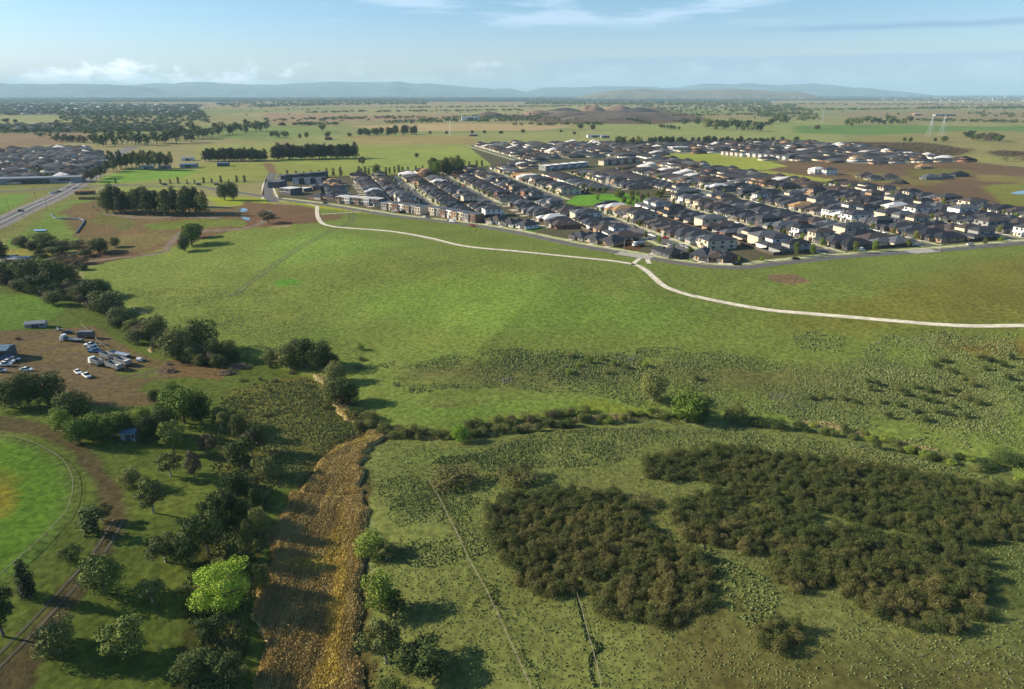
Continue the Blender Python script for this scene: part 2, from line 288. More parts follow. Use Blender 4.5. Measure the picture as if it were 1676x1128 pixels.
# ---------------------------------------------------------------- ground sheet
K = 0.66
def alb(c):
    if c[0] > c[1]: d_ = (c[0]-c[1])*0.28; c = (c[0]-d_, c[1]+d_*0.15, c[2]+d_*0.1)
    return np.array(lin(c))*K*np.array([1.13, 1.0, 0.88])
ZONES = [  # (photo outline, colour, edge wobble in metres)
 # far plain
 ([(-900, 165), (2600, 165), (2600, 175), (-900, 178)], (158, 150, 118), 60),
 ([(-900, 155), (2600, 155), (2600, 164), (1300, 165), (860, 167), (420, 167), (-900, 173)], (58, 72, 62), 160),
 ([(-400, 170), (340, 170), (345, 186), (120, 192), (-400, 188)], (88, 96, 84), 60),
 ([(-400, 188), (110, 188), (135, 204), (-400, 206)], (150, 158, 110), 30),
 ([(-400, 205), (150, 203), (300, 205), (280, 216), (-400, 221)], (86, 92, 74), 20),
 ([(-400, 220), (160, 217), (150, 232), (0, 245), (-400, 250)], (150, 128, 100), 15),
 ([(350, 186), (770, 172), (1050, 172), (1000, 190), (760, 190), (420, 196)], (158, 160, 116), 50),
 ([(420, 184), (640, 188), (760, 186), (740, 196), (430, 202)], (168, 146, 118), 30),
 ([(300, 205), (560, 208), (570, 225), (420, 232), (300, 222)], (130, 152, 92), 15),
 ([(560, 206), (720, 202), (960, 204), (900, 214), (640, 216)], (186, 168, 128), 20),
 ([(470, 222), (960, 214), (1300, 205), (1420, 232), (760, 238), (480, 239)], (150, 162, 106), 10),
 ([(900, 200), (1120, 202), (1330, 196), (1460, 216), (1300, 228), (1000, 216)], (146, 162, 104), 20),
 ([(560, 222), (780, 222), (800, 236), (580, 237)], (160, 152, 104), 10),
 ([(1290, 205), (1420, 204), (1620, 207), (1900, 200), (1900, 222), (1600, 214), (1440, 222), (1290, 218)], (108, 144, 80), 15),
 ([(1350, 182), (2000, 180), (2000, 200), (1640, 196), (1400, 202)], (150, 142, 108), 40),
 ([(1400, 222), (1600, 214), (2000, 222), (2000, 300), (1660, 285), (1480, 245), (1380, 232)], (146, 148, 100), 12),
 ([(1380, 232), (1520, 233), (1600, 246), (1570, 256), (1420, 246)], (88, 72, 52), 8),
 ([(1610, 248), (1640, 246), (2000, 262), (2000, 275), (1650, 268)], (76, 64, 48), 8),
 ([(1570, 252), (2000, 268), (2000, 280), (1590, 266)], (150, 156, 98), 8),
 # quarry surroundings
 ([(800, 190), (880, 184), (1080, 176), (1180, 196), (1080, 204), (880, 202)], (112, 92, 72), 25),
 # middle fields, left
 ([(150, 300), (330, 268), (600, 262), (760, 270), (700, 292), (440, 298), (200, 318)], (146, 160, 86), 4),
 ([(440, 262), (470, 240), (770, 238), (860, 270), (800, 282), (600, 285)], (146, 166, 88), 4),
 ([(160, 292), (215, 276), (330, 280), (300, 290), (170, 302)], (122, 166, 70), 4),
 ([(320, 238), (440, 232), (470, 240), (440, 262), (320, 262)], (150, 160, 96), 6),
 ([(430, 268), (446, 268), (452, 282), (446, 292), (440, 284)], (140, 116, 84), 2),
 # road side, left
 ([(-300, 300), (150, 296), (150, 330), (60, 380), (-300, 420)], (126, 136, 78), 4),
 ([(-100, 322), (52, 318), (40, 332), (0, 352), (-100, 380)], (112, 150, 66), 3),
 ([(0, 400), (60, 362), (130, 325), (170, 318), (200, 345), (160, 400), (60, 425)], (112, 142, 64), 3),
 ([(100, 345), (170, 322), (330, 345), (440, 330), (440, 372), (400, 372), (300, 400), (230, 430), (150, 428), (130, 420)], (116, 100, 72), 4),
 ([(100, 350), (170, 322), (330, 345), (440, 330), (440, 372), (400, 374), (322, 384), (296, 408), (270, 419), (200, 430), (130, 426), (150, 400), (150, 372)], (122, 104, 76), 4),
 ([(170, 345), (215, 352), (220, 372), (190, 378), (155, 362)], (104, 112, 66), 5),
 ([(240, 366), (330, 358), (400, 360), (400, 370), (250, 376)], (108, 130, 62), 3),
 ([(120, 395), (260, 378), (300, 385), (240, 410), (130, 412)], (120, 116, 76), 4),
 ([(80, 418), (220, 414), (260, 420), (200, 436), (110, 432)], (112, 84, 62), 3),
 ([(0, 408), (120, 406), (100, 420), (0, 420)], (146, 148, 76), 2),
 ([(340, 322), (450, 325), (450, 332), (360, 338)], (150, 170, 60), 2),
 # the estate and its bare lots
 ([(455, 325), (455, 292), (640, 286), (745, 277), (806, 271), (765, 239), (830, 234), (1300, 232), (1430, 238), (1600, 266), (2100, 320), (2100, 390), (1676, 396), (1540, 408), (1256, 430), (1170, 436), (1060, 421), (840, 379), (640, 352), (540, 335)], (98, 100, 80), 0),
 ([(1090, 252), (1180, 250), (1256, 262), (1400, 275), (1256, 285), (1180, 271), (1090, 262)], (158, 176, 84), 2),
 ([(1256, 264), (1420, 269), (1585, 265), (1700, 278), (2100, 310), (2100, 380), (1700, 350), (1560, 323), (1400, 302), (1330, 296), (1240, 280), (1290, 272)], (122, 100, 80), 3),
 ([(1380, 282), (1440, 284), (1560, 300), (1500, 304), (1400, 296)], (128, 124, 78), 6), ([(1600, 285), (1700, 290), (1700, 300), (1600, 296)], (132, 128, 80), 6),
 ([(1240, 281), (1256, 279), (1400, 299), (1500, 311), (1500, 315), (1400, 304), (1256, 286)], (160, 170, 84), 1.5),
 ([(1480, 278), (1560, 276), (1600, 284), (1560, 292), (1490, 288)], (118, 120, 70), 3),
 ([(1610, 305), (1740, 295), (1740, 345), (1640, 335), (1625, 320)], (128, 138, 72), 3),
 ([(925, 331), (945, 320), (1020, 316), (1075, 327), (1060, 335), (1035, 339), (985, 336), (940, 337)], (110, 168, 58), 1),
 ([(1000, 403), (1032, 386), (1052, 392), (1056, 403), (1040, 412)], (110, 76, 54), 1),
 ([(948, 372), (985, 360), (1003, 366), (985, 374), (962, 378)], (196, 140, 76), 1),
 ([(851, 378), (890, 366), (902, 371), (872, 379)], (92, 138, 52), 0.5),
 ([(1070, 417), (1092, 403), (1130, 404), (1112, 424), (1085, 424)], (104, 140, 56), 0.3),
 ([(1092, 254), (1180, 252), (1250, 263), (1180, 268), (1095, 261)], (156, 172, 80), 2),
 # the meadow
 ([(130, 440), (180, 428), (300, 400), (400, 372), (470, 372), (520, 346), (455, 326), (540, 337), (640, 354), (760, 369), (840, 382), (1020, 417), (1170, 439), (1260, 434), (1676, 399), (2200, 360), (2200, 830), (1676, 770), (1500, 730), (1290, 690), (1040, 682), (900, 694), (700, 716), (600, 700), (510, 615), (330, 575), (215, 525), (150, 485)], (117, 139, 70), 2),
 ([(1200, 520), (1700, 400), (2200, 360), (2200, 560), (1500, 560), (1300, 560)], (120, 128, 62), 15),
 ([(560, 470), (800, 430), (1200, 500), (1150, 560), (750, 570), (520, 520)], (114, 147, 68), 18),
 ([(400, 400), (520, 370), (700, 400), (560, 430), (420, 450)], (120, 152, 74), 12),
 ([(850, 580), (1150, 575), (1676, 590), (1676, 730), (1300, 670), (1080, 640), (840, 655), (640, 640), (620, 590)], (108, 116, 70), 10),
 ([(1480, 545), (1700, 545), (1800, 600), (1600, 600), (1500, 570)], (124, 112, 62), 8),
 ([(1520, 690), (1720, 680), (1720, 750), (1600, 745)], (104, 128, 62), 9),
 ([(600, 655), (760, 650), (1040, 640), (1070, 660), (1000, 684), (900, 688), (740, 706), (640, 690)], (106, 141, 62), 9),
 ([(960, 655), (1060, 652), (1070, 664), (980, 672)], (122, 142, 60), 6),
 ([(440, 462), (475, 458), (488, 466), (450, 472)], (96, 146, 58), 4),
 ([(400, 330), (505, 338), (521, 345), (520, 364), (440, 371), (400, 372)], (128, 98, 76), 1),
 ([(520, 352), (560, 350), (560, 358), (525, 362)], (124, 104, 74), 1.5),
 ([(456, 326), (530, 333), (640, 350), (600, 350), (520, 340), (456, 330)], (160, 172, 62), 0.6),
 ([(1255, 450), (1300, 448), (1328, 462), (1290, 466), (1262, 460)], (140, 116, 88), 1.5),
 # lower ground, left of the creek
 ([(-300, 420), (60, 440), (150, 485), (215, 525), (330, 575), (420, 590), (510, 615), (600, 700), (560, 800), (520, 1130), (480, 1400), (-900, 1400), (-900, 470)], (96, 116, 52), 2),
 ([(-300, 475), (80, 482), (110, 500), (80, 525), (0, 545), (-300, 560)], (100, 138, 54), 2),
 ([(-300, 545), (90, 540), (150, 534), (200, 568), (260, 588), (340, 588), (376, 594), (330, 612), (240, 622), (215, 640), (270, 655), (230, 668), (150, 665), (0, 625), (-300, 640)], (118, 104, 76), 2),
 ([(20, 560), (120, 550), (140, 580), (60, 600)], (124, 110, 76), 3),
 ([(180, 608), (250, 600), (260, 615), (200, 622)], (104, 120, 60), 2),
 ([(265, 600), (330, 590), (380, 600), (360, 622), (290, 615)], (128, 102, 72), 2),
 ([(330, 625), (400, 610), (420, 660), (380, 665)], (100, 124, 56), 7),
 ([(0, 680), (60, 690), (110, 705), (160, 745), (200, 800), (215, 850), (190, 900), (150, 960), (90, 1020), (50, 1128), (0, 1250), (-60, 1250), (-20, 1100), (60, 1010), (120, 950), (160, 890), (178, 850), (160, 790), (120, 740), (60, 712), (-60, 700)], (92, 86, 60), 1),
 ([(-200, 712), (0, 716), (60, 728), (106, 758), (124, 800), (112, 850), (70, 905), (0, 962), (-200, 1090)], (92, 122, 54), 0.4),
 ([(-200, 722), (0, 722), (52, 736), (92, 764), (108, 800), (94, 845), (50, 895), (0, 938), (-200, 1060)], (92, 132, 44), 0.4),
 ([(-200, 750), (20, 760), (66, 785), (80, 815), (40, 856), (0, 890), (-100, 940)], (140, 132, 48), 6.5),
 ([(375, 640), (510, 612), (560, 650), (600, 690), (590, 720), (560, 790), (430, 800), (360, 820), (340, 720)], (106, 112, 58), 3),
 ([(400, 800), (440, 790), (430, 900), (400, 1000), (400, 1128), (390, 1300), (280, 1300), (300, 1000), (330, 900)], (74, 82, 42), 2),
 # lower paddock, right of the reeds
 ([(600, 706), (700, 722), (800, 712), (900, 698), (1040, 690), (1160, 698), (1290, 698), (1400, 714), (1500, 740), (1676, 785), (2200, 840), (2200, 1500), (600, 1500), (610, 900), (590, 760)], (112, 127, 72), 1.5),
 ([(1000, 760), (1300, 1000), (1700, 1040), (2000, 1400), (900, 1400), (960, 1080)], (92, 96, 58), 14),
 ([(640, 735), (760, 730), (760, 760), (640, 770)], (104, 133, 66), 8),
 ([(1260, 725), (1400, 730), (1640, 790), (1500, 780)], (110, 118, 62), 3),
 ([(1570, 885), (1720, 885), (1720, 1000), (1600, 990)], (96, 112, 62), 3),
 ([(598, 700), (640, 706), (655, 716), (615, 732), (594, 770), (600, 900), (606, 1128), (590, 1400), (410, 1400), (425, 1060), (440, 900), (460, 810), (510, 755), (565, 722)], (90, 86, 52), 3),
]
def axis(a, step, mul, end):
    out = [0.0]
    while out[-1] < end: out.append(out[-1]+max(step, out[-1]*mul if out[-1] > a else step))
    return np.array(out)
gx = axis(330, 1.4, 0.016, 40000); gx = np.r_[-gx[:0:-1], gx]
gy = [-260.0]
while gy[-1] < 40000:
    y = gy[-1]; gy.append(y+(7 if y < 60 else 1.3 if y < 430 else max(1.3, y*0.0075)))
gy = np.array(gy); X, Y = np.meshgrid(gx, gy); sh = X.shape; X = X.ravel(); Y = Y.ravel()
Z = np.zeros(len(X)); nearm = Y < 700; Z[nearm] = T(X[nearm], Y[nearm])
D = np.hypot(X, Y)
col = np.zeros((len(X), 3))
# patchwork of paddocks far out: big tilted cells
cu, cv = -X*math.sin(TH)+Y*math.cos(TH), X*math.cos(TH)+Y*math.sin(TH)
cell = (np.floor(cu/520+0.4*np.sin(np.floor(cv/700))).astype(int)*73856093 ^ np.floor(cv/700).astype(int)*19349663) % 251
t = (cell/251.0)[:, None]*0.6 + (fbm(X, Y, 900))[:, None]*0.5
PAL = [alb((112, 142, 84)), alb((132, 148, 98)), alb((150, 154, 108)), alb((154, 146, 108))]
t = np.clip(t, 0, 0.999)*3; k = np.floor(t).astype(int)[:, 0]; fr = t-np.floor(t); PA = np.array(PAL)
col[:] = PA[k]*(1-fr)+PA[np.minimum(k+1, 3)]*fr
wx = (vnoise(X, Y, 9)-0.5)+(vnoise(X+9, Y+40, 31)-0.5)*1.6+(vnoise(X+9, Y+40, 2.7)-0.5)*0.5; wy = (vnoise(X+200, Y-90, 9)-0.5)+(vnoise(X-50, Y+70, 31)-0.5)*1.6
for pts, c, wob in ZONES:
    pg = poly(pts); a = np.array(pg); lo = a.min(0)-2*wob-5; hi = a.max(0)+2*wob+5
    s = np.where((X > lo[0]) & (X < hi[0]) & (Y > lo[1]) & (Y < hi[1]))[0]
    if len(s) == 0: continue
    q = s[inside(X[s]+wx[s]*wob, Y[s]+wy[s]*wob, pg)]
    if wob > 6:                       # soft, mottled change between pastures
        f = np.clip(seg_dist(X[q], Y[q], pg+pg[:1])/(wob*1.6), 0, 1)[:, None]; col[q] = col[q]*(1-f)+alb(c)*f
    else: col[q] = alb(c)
mott = (0.90+0.20*fbm(X, Y, 26))[:, None]; col *= mott
drk = np.clip((fbm(X+300, Y+80, 70)-0.56)*5, 0, 1)[:, None]*(D < 700)[:, None]
col = col*(1-drk*0.2)+col*drk*0.2*np.array([1.1, 0.80, 0.9])
idx = np.arange(len(X)).reshape(sh)
Fq = np.c_[idx[:-1, :-1].ravel(), idx[:-1, 1:].ravel(), idx[1:, 1:].ravel(), idx[1:, :-1].ravel()]
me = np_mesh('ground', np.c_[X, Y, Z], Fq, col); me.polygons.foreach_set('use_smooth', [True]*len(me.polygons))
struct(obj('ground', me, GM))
del X, Y, Z, Fq, idx, wx, wy, col, cu, cv, cell, t, fr, k, mott, drk

def strip(name, pts, width, z, material, edge=None):
    """a ribbon of given width lying on the ground along world points, finely divided"""
    out = []
    for a, b in zip(pts[:-1], pts[1:]):
        n = max(1, int(math.dist(a, b)/3)) if math.dist(a, (0, 0)) < 900 else max(1, int(math.dist(a, b)/60))
        out += [(a[0]+(b[0]-a[0])*i/n, a[1]+(b[1]-a[1])*i/n) for i in range(n)]
    out.append(pts[-1]); out = np.array(out); d = np.gradient(out, axis=0); d /= np.linalg.norm(d, axis=1)[:, None]+1e-9
    nrm = np.c_[-d[:, 1], d[:, 0]]; L = out+nrm*width/2; Rr = out-nrm*width/2
    V = np.r_[np.c_[L, T(L[:, 0], L[:, 1])+z], np.c_[Rr, T(Rr[:, 0], Rr[:, 1])+z]]; n = len(out); i = np.arange(n-1)
    return V, np.c_[i+n, i+n+1, i+1, i]
def strips(name, items, z, material, kind='structure'):
    VV = []; FF = []; k = 0
    for pts, w in items:
        V, Fq = strip(name, pts, w, z, material); VV.append(V); FF.append(Fq+k); k += len(V)
    me = np_mesh(name, np.concatenate(VV), np.concatenate(FF)); return struct(obj(name, me, material))
def spline(pts, n=8):
    p = [Vector(q) for q in pts]; p = [p[0]*2-p[1]]+p+[p[-1]*2-p[-2]]; out = []
    for i in range(1, len(p)-2):
        for j in range(n):
            t = j/n; a, b, c, d = p[i-1:i+3]
            out.append(tuple(0.5*((2*b)+(c-a)*t+(2*a-5*b+4*c-d)*t*t+(3*b-a-3*c+d)*t**3)))
    out.append(tuple(p[-2])); return out

# ---------------------------------------------------------------- roads and paths
F1 = spline(poly([(452, 326), (540, 337), (640, 353), (760, 367), (840, 380), (940, 401), (1020, 415), (1070, 424), (1120, 432), (1170, 437), (1220, 438), (1260, 433), (1378, 421), (1536, 410), (1676, 398), (1900, 378)]), 6)
ESTATE = poly([(455, 325), (455, 290), (640, 288), (700, 281), (745, 277), (800, 279), (806, 271), (862, 268), (765, 239), (830, 235.5), (1000, 234.5), (1300, 233), (1420, 240), (1500, 252), (1580, 264), (1640, 269), (2100, 300), (2100, 390), (1676, 396), (1540, 408), (1256, 430), (1170, 436), (1060, 421), (840, 379), (640, 352), (540, 335)])
HOLES = [poly(h) for h in (
    [(1085, 253), (1180, 250.5), (1256, 263), (1420, 269), (1500, 268), (1585, 265), (1676, 272), (2100, 300), (2100, 372), (1720, 350), (1640, 342), (1560, 323), (1500, 314), (1400, 303), (1340, 299), (1256, 284), (1180, 271), (1085, 261)],
    [(915, 332), (940, 316), (1010, 309), (1085, 314), (1085, 333), (1062, 338), (1035, 341), (985, 339), (940, 340)],
    [(884, 262), (970, 258), (1052, 260), (1052, 272), (975, 280), (884, 284)])]
STREETS = [-62, -8, 46, 100, 154, 216, 295, 367, 437, 507, 577, 647, 717, 787, 857, 927]
CROSS = [560, 770, 990]
def in_estate(x, y): return ins(x, y, ESTATE) and not any(ins(x, y, h) for h in HOLES)
items = [(F1, 6.4)]; verge = []; foot = []; runs = []
for v in STREETS:
    us = np.arange(250, 1300, 6.0); cur = []
    u_lo = 560 if v < 160 else 318
    for u in us:
        x, y = UV(u, v); ok = u > u_lo and v > 50 and in_estate(x, y) and float(seg_dist([x], [y], F1)[0]) > (5 if v > 200 else 40) and not (v == 154 and u > 835)
        if ok: cur.append((x, y))
        if (not ok or u == us[-1]) and cur:
            if len(cur) > 5: runs.append((v, cur))
            cur = []
for v, pts in runs:
    w = 11.0 if v == 216 else 7.5
    items.append((pts, w)); verge.append((pts, w+11))
    c, s_ = math.cos(TH), math.sin(TH)
    for k in (-1, 1): foot.append(([(x+k*(w/2+3)*c, y+k*(w/2+3)*s_) for x, y in pts], 1.5))
for u in CROSS:
    cur = []
    for v in list(range(100, 930, 8))+[None]:
        if v is not None and in_estate(*UV(u, v)): cur.append(UV(u, v)); continue
        if len(cur) > 5: items.append((cur, 7.0)); verge.append((cur, 13))
        cur = []
foot.append((spline(poly([(1063, 432), (1060, 424), (1068, 415), (1084, 408), (1092, 402)]), 4), 2.6))
foot.append((poly([(1072, 418), (1086, 412), (1107, 402)]), 1.6))
def offs(pts, d):
    a = np.array(pts); g = np.gradient(a, axis=0); g /= np.linalg.norm(g, axis=1)[:, None]; return [tuple(q) for q in a+np.c_[-g[:, 1], g[:, 0]]*d]
foot.append((offs(F1, 6.4), 1.6))
strips('verge', verge+[(offs(F1, 6.8), 7.0)], 0.05, VERGE)
strips('kerb', [(p, w+0.7) for p, w in items], 0.10, KERB)
strips('road', items, 0.15, ASPH)
strips('footpath', foot, 0.16, CONC)
strips('worn_verge', [(spline(poly([(545, 371), (640, 379), (760, 403), (840, 411), (940, 421), (1040, 434), (1072, 456), (1090, 470), (1150, 488), (1260, 508), (1400, 520), (1530, 531), (1600, 534), (1676, 533), (1800, 530)]), 8), 4.3)], 0.06, mat('worn_grass', (0.17, 0.19, 0.075), 0.95, 0.35, 0.4))
strips('shared_path', [(spline(poly([(519.5, 338), (519, 347), (521, 357), (528, 366), (545, 371), (575, 374), (640, 379), (700, 389), (760, 403), (840, 411), (940, 421), (1000, 427), (1040, 434), (1058, 444), (1072, 456), (1090, 470), (1120, 481), (1150, 488), (1200, 498), (1260, 508), (1330, 514), (1400, 520), (1470, 526), (1530, 531), (1600, 534), (1676, 533), (1800, 530)]), 8), 3.1),
                       (spline(poly([(1036, 434), (1041, 428), (1052, 421), (1066, 417)]), 6), 2.6)], 0.12, CONC)
strips('crossing', [(poly([(1010, 414.5), (1066, 423)]), 8.6), (poly([(1488, 413.5), (1530, 410.5)]), 8.6)], 0.20, mat('pale_paving', (0.36, 0.33, 0.29), 0.85, 0.1, 0.5))
strips('footpath', [(poly([(525, 351), (560, 349), (600, 346), (630, 345)]), 1.6), (poly([(455, 329), (490, 330), (519, 338)]), 1.6)], 0.13, CONC)
# highway at the left, its verges and the road it meets
HW = spline(poly([(-260, 450), (-60, 390), (0, 365), (60, 336), (100, 318), (128, 302), (150, 288), (178, 262), (205, 246), (222, 240)]), 6)
strips('highway', [(HW, 15.0), (poly([(-200, 318), (40, 312), (115, 306)]), 8), (poly([(118, 309), (170, 304), (330, 306), (455, 325)]), 7)], 0.14, ASPH)
strips('lane_marking', [(offs(HW, d), 0.25) for d in (-6.6, -0.3, 0.3, 6.6)], 0.19, WHITE)
strips('highway_shoulder', [(HW, 21.0)], 0.07, mat('gravel', (0.20, 0.17, 0.13), 0.95, 0.3, 0.3))
strips('road', [(poly([(448, 331), (437, 318), (441, 295), (446, 284)]), 9), (poly([(446, 296), (300, 300), (170, 303)]), 5)], 0.13, ASPH)
strips('footpath', [(poly([(430, 326), (430, 305), (436, 293)]), 1.8), (poly([(455, 326), (447, 308), (449, 295)]), 1.8)], 0.13, CONC)
# dirt tracks on farm ground
TRK = mat('worn_track', (0.095, 0.088, 0.055), 0.95, 0.25, 0.15)
def twin(pts, gap=1.7, w=0.7): p = spline(pts, 6); return [(offs(p, gap/2), w), (offs(p, -gap/2), w)]
strips('farm_track', twin(poly([(380, 485), (440, 440), (500, 400), (550, 374), (575, 362), (573, 345)]), 3.2, 0.9)+twin(poly([(-40, 1120), (40, 1040), (110, 965), (165, 900), (195, 850)]), 2.2, 0.6), 0.06, TRK)
strips('farm_track', [(spline(poly([(440, 344), (432, 362), (400, 374), (340, 378), (290, 381)]), 5), 6), (spline(poly([(175, 350), (240, 357), (300, 355), (360, 357)]), 5), 7), (spline(poly([(330, 378), (296, 382), (276, 402), (262, 414), (180, 424), (110, 432)]), 5), 5)], 0.05, DIRT)

strips('farm_track', twin(poly([(20, 604), (60, 580), (95, 566), (140, 560), (150, 550)]), 1.9, 0.6)+twin(poly([(40, 600), (90, 596), (120, 578), (145, 590), (165, 612), (215, 616), (270, 604)]), 1.9, 0.6)+twin(poly([(10, 570), (60, 552), (110, 556)]), 1.9, 0.5)+twin(poly([(120, 640), (170, 628), (230, 612), (300, 596), (370, 594)]), 1.9, 0.6), 0.05, mat('wheel_rut', (0.115, 0.085, 0.055), 0.95, 0.3, 0.2))

# ---------------------------------------------------------------- houses of the estate
ROOFS = [('charcoal', mat('roof_charcoal', (0.050, 0.052, 0.060), 0.6, 0.2, 0.6)), ('dark brown', mat('roof_brown', (0.075, 0.060, 0.055), 0.65, 0.2, 0.6)),
         ('slate grey', mat('roof_slate', (0.10, 0.105, 0.115), 0.6, 0.2, 0.6)), ('black', mat('roof_black', (0.028, 0.029, 0.034), 0.6, 0.2, 0.6)),
         ('white', mat('roof_white', (0.62, 0.60, 0.58), 0.5, 0.05, 0.6)), ('tan', mat('roof_tan', (0.36, 0.22, 0.10), 0.8, 0.3, 0.6))]
ROOFW = [0.42, 0.2, 0.16, 0.17, 0.04, 0.01]
WALLS = [('cream', mat('render_cream', (0.55, 0.47, 0.36), 0.85, 0.08)), ('white', mat('render_white', (0.70, 0.68, 0.64), 0.8, 0.05)),
         ('tan brick', mat('brick_tan', (0.36, 0.25, 0.16), 0.9, 0.2, 6)), ('brown brick', mat('brick_brown', (0.20, 0.12, 0.085), 0.9, 0.2, 6)),
         ('grey', mat('render_grey', (0.27, 0.265, 0.26), 0.85, 0.08)), ('red brick', mat('brick_red', (0.23, 0.12, 0.085), 0.9, 0.2, 6)),
         ('dark grey', mat('cladding_dark', (0.09, 0.092, 0.10), 0.8, 0.08))]
WALLW = [0.32, 0.24, 0.14, 0.11, 0.08, 0.04, 0.07]
GAR = mat('garage_panel', (0.30, 0.28, 0.25), 0.6, 0.06); GARD = mat('garage_panel_dark', (0.07, 0.07, 0.072), 0.6, 0.06)
TIMBER = mat('timber_door', (0.22, 0.11, 0.05), 0.7, 0.2)
SOLAR = mat('solar_panel', (0.012, 0.016, 0.035), 0.15, 0.1, 2.0, 0.6)
def pick(lst, w):
    r = R.random()*sum(w)
    for i, q in enumerate(w):
        r -= q
        if r <= 0: return i
    return 0
def win(m, x, z0, z1, w, y, side='f'):
    """window panes: a thin glazed box standing 4 cm proud of a wall"""
    if side == 'f': m.box(x-w/2, x+w/2, y-0.04, y+0.02, z0, z1)
    elif side == 'b': m.box(x-w/2, x+w/2, y-0.02, y+0.04, z0, z1)
    elif side == 'l': m.box(y-0.04, y+0.02, x-w/2, x+w/2, z0, z1)
    else: m.box(y-0.02, y+0.04, x-w/2, x+w/2, z0, z1)
    return m
def variants():
    out = []
    # each: storeys, list of (part, matkey, mesh), footprint
    for flip in (1, -1):
        # A: single storey, garage forward
        p = []
        m = MB(); m.box(-5.6, 5.6, 3, 20, -2, 2.6); m.box(0.0*flip if flip > 0 else -5.6, 5.6 if flip > 0 else 0.0, 0, 3.002, -2, 2.6); p.append(('wall', 'w', m))
        m = MB(); m.hip(-6.1, 6.1, 2.4, 20.5, 2.6, 0.50)
        xs = (-0.5, 6.12) if flip > 0 else (-6.12, 0.5); m.hip(xs[0], xs[1], -0.6, 8, 2.62, 0.52); p.append(('roof', 'r', m))
        gx_ = 2.8*flip; p.append(('garage_door', 'g', MB().box(gx_-2.4, gx_+2.4, -0.05, 0.02, 0, 2.15)))
        p.append(('door', 't', MB().box(-1.6*flip-0.5, -1.6*flip+0.5, 2.94, 3.02, 0, 2.2)))
        p.append(('window', 'n', win(MB(), -4.0*flip, 0.7, 2.1, 1.8, 3)))
        for yy in (6.5, 11, 16): p.append(('window', 'n', win(MB(), yy, 0.9, 2.0, 1.5, -5.6, 'l')))
        for yy in (8, 14): p.append(('window', 'n', win(MB(), yy, 0.9, 2.0, 1.5, 5.6, 'r')))
        p.append(('window', 'n', win(MB(), 1.5*flip, 0.3, 2.2, 3.0, 20, 'b')))
        out.append((1, p))
        # B: single storey L plan with porch and gable front
        p = []
        m = MB(); m.box(-5.6, 5.6, 2, 13, -2, 2.6); xs = (-5.6, 1.0) if flip > 0 else (-1.0, 5.6); m.box(xs[0], xs[1], 13, 20, -2, 2.6)
        xs2 = (0.4, 5.6) if flip > 0 else (-5.6, -0.4); m.box(xs2[0], xs2[1], 0.2, 2.002, -2, 2.6)
        m.box(-4.9*flip-0.15, -4.9*flip+0.15, 0.3, 0.6, -1, 2.5); p.append(('wall', 'w', m))
        m = MB(); m.hip(-6.1, 6.1, 0.0, 13.5, 2.6, 0.48); m.hip(xs[0]-0.5, xs[1]+0.5, 9, 20.5, 2.62, 0.52); m.gable(xs2[0]-0.4, xs2[1]+0.4, -0.4, 5, 2.64, 1.5); p.append(('roof', 'r', m))
        p.append(('garage_door', 'g', MB().box(3.0*flip-2.4, 3.0*flip+2.4, 0.15, 0.22, 0, 2.15)))
        p.append(('door', 't', MB().box(-0.8*flip-0.5, -0.8*flip+0.5, 1.94, 2.02, 0, 2.2)))
        p.append(('window', 'n', win(MB(), -3.6*flip, 0.5, 2.2, 2.2, 2)))
        for yy in (5, 9): p.append(('window', 'n', win(MB(), yy, 0.9, 2.0, 1.6, -5.6, 'l')))
        p.append(('window', 'n', win(MB(), 8, 0.9, 2.0, 1.6, 5.6, 'r')))
        out.append((1, p))
        # C: two storeys, set-back upper floor
        p = []
        m = MB(); m.box(-5.2, 5.2, 1, 19, -2, 2.7); m.box(-5.2 if flip > 0 else -2.2, 2.2 if flip > 0 else 5.2, 2.2, 14, 2.71, 5.6); p.append(('wall', 'w', m))
        m = MB(); xs = (-5.7, 2.7) if flip > 0 else (-2.7, 5.7); m.hip(xs[0], xs[1], 1.7, 14.5, 5.6, 0.5); m.hip(-5.7, 5.7, 12, 19.5, 2.72, 0.30)
        xs = (1.6, 5.72) if flip > 0 else (-5.72, -1.6); m.hip(xs[0], xs[1], 0.4, 13, 2.74, 0.35); p.append(('roof', 'r', m))
        p.append(('garage_door', 'g', MB().box(2.6*flip-2.4, 2.6*flip+2.4, 0.94, 1.02, 0, 2.2)))
        p.append(('door', 't', MB().box(-1.6*flip-0.5, -1.6*flip+0.5, 0.94, 1.02, 0, 2.3)))
        p.append(('window', 'n', win(MB(), -3.9*flip, 0.6, 2.2, 1.6, 1)))
        for k in (-3.6, -0.4): p.append(('window', 'n', win(MB(), k*flip, 3.5, 4.9, 1.6, 2.2)))
        for yy in (5, 11): p.append(('window', 'n', win(MB(), yy, 3.6, 4.8, 1.5, -5.2 if flip > 0 else -2.2, 'l')))
        for yy in (6, 12): p.append(('window', 'n', win(MB(), yy, 3.6, 4.8, 1.5, 2.2 if flip > 0 else 5.2, 'r')))
        for yy in (5, 10, 15): p.append(('window', 'n', win(MB(), yy, 0.8, 2.0, 1.6, -5.2, 'l')))
        out.append((2, p))
    # D: full two-storey
    p = []
    p.append(('wall', 'w', MB().box(-5.4, 5.4, 1, 17, -2, 5.7)))
    p.append(('roof', 'r', MB().hip(-5.9, 5.9, 0.5, 17.5, 5.7, 0.40)))
    p.append(('garage_door', 'g', MB().box(0.2, 5.0, 0.94, 1.02, 0, 2.2))); p.append(('door', 't', MB().box(-1.4, -0.4, 0.94, 1.02, 0, 2.3)))
    p.append(('balcony', 'w', MB().box(-5.3, -0.2, -0.4, 0.995, 2.6, 3.5)))
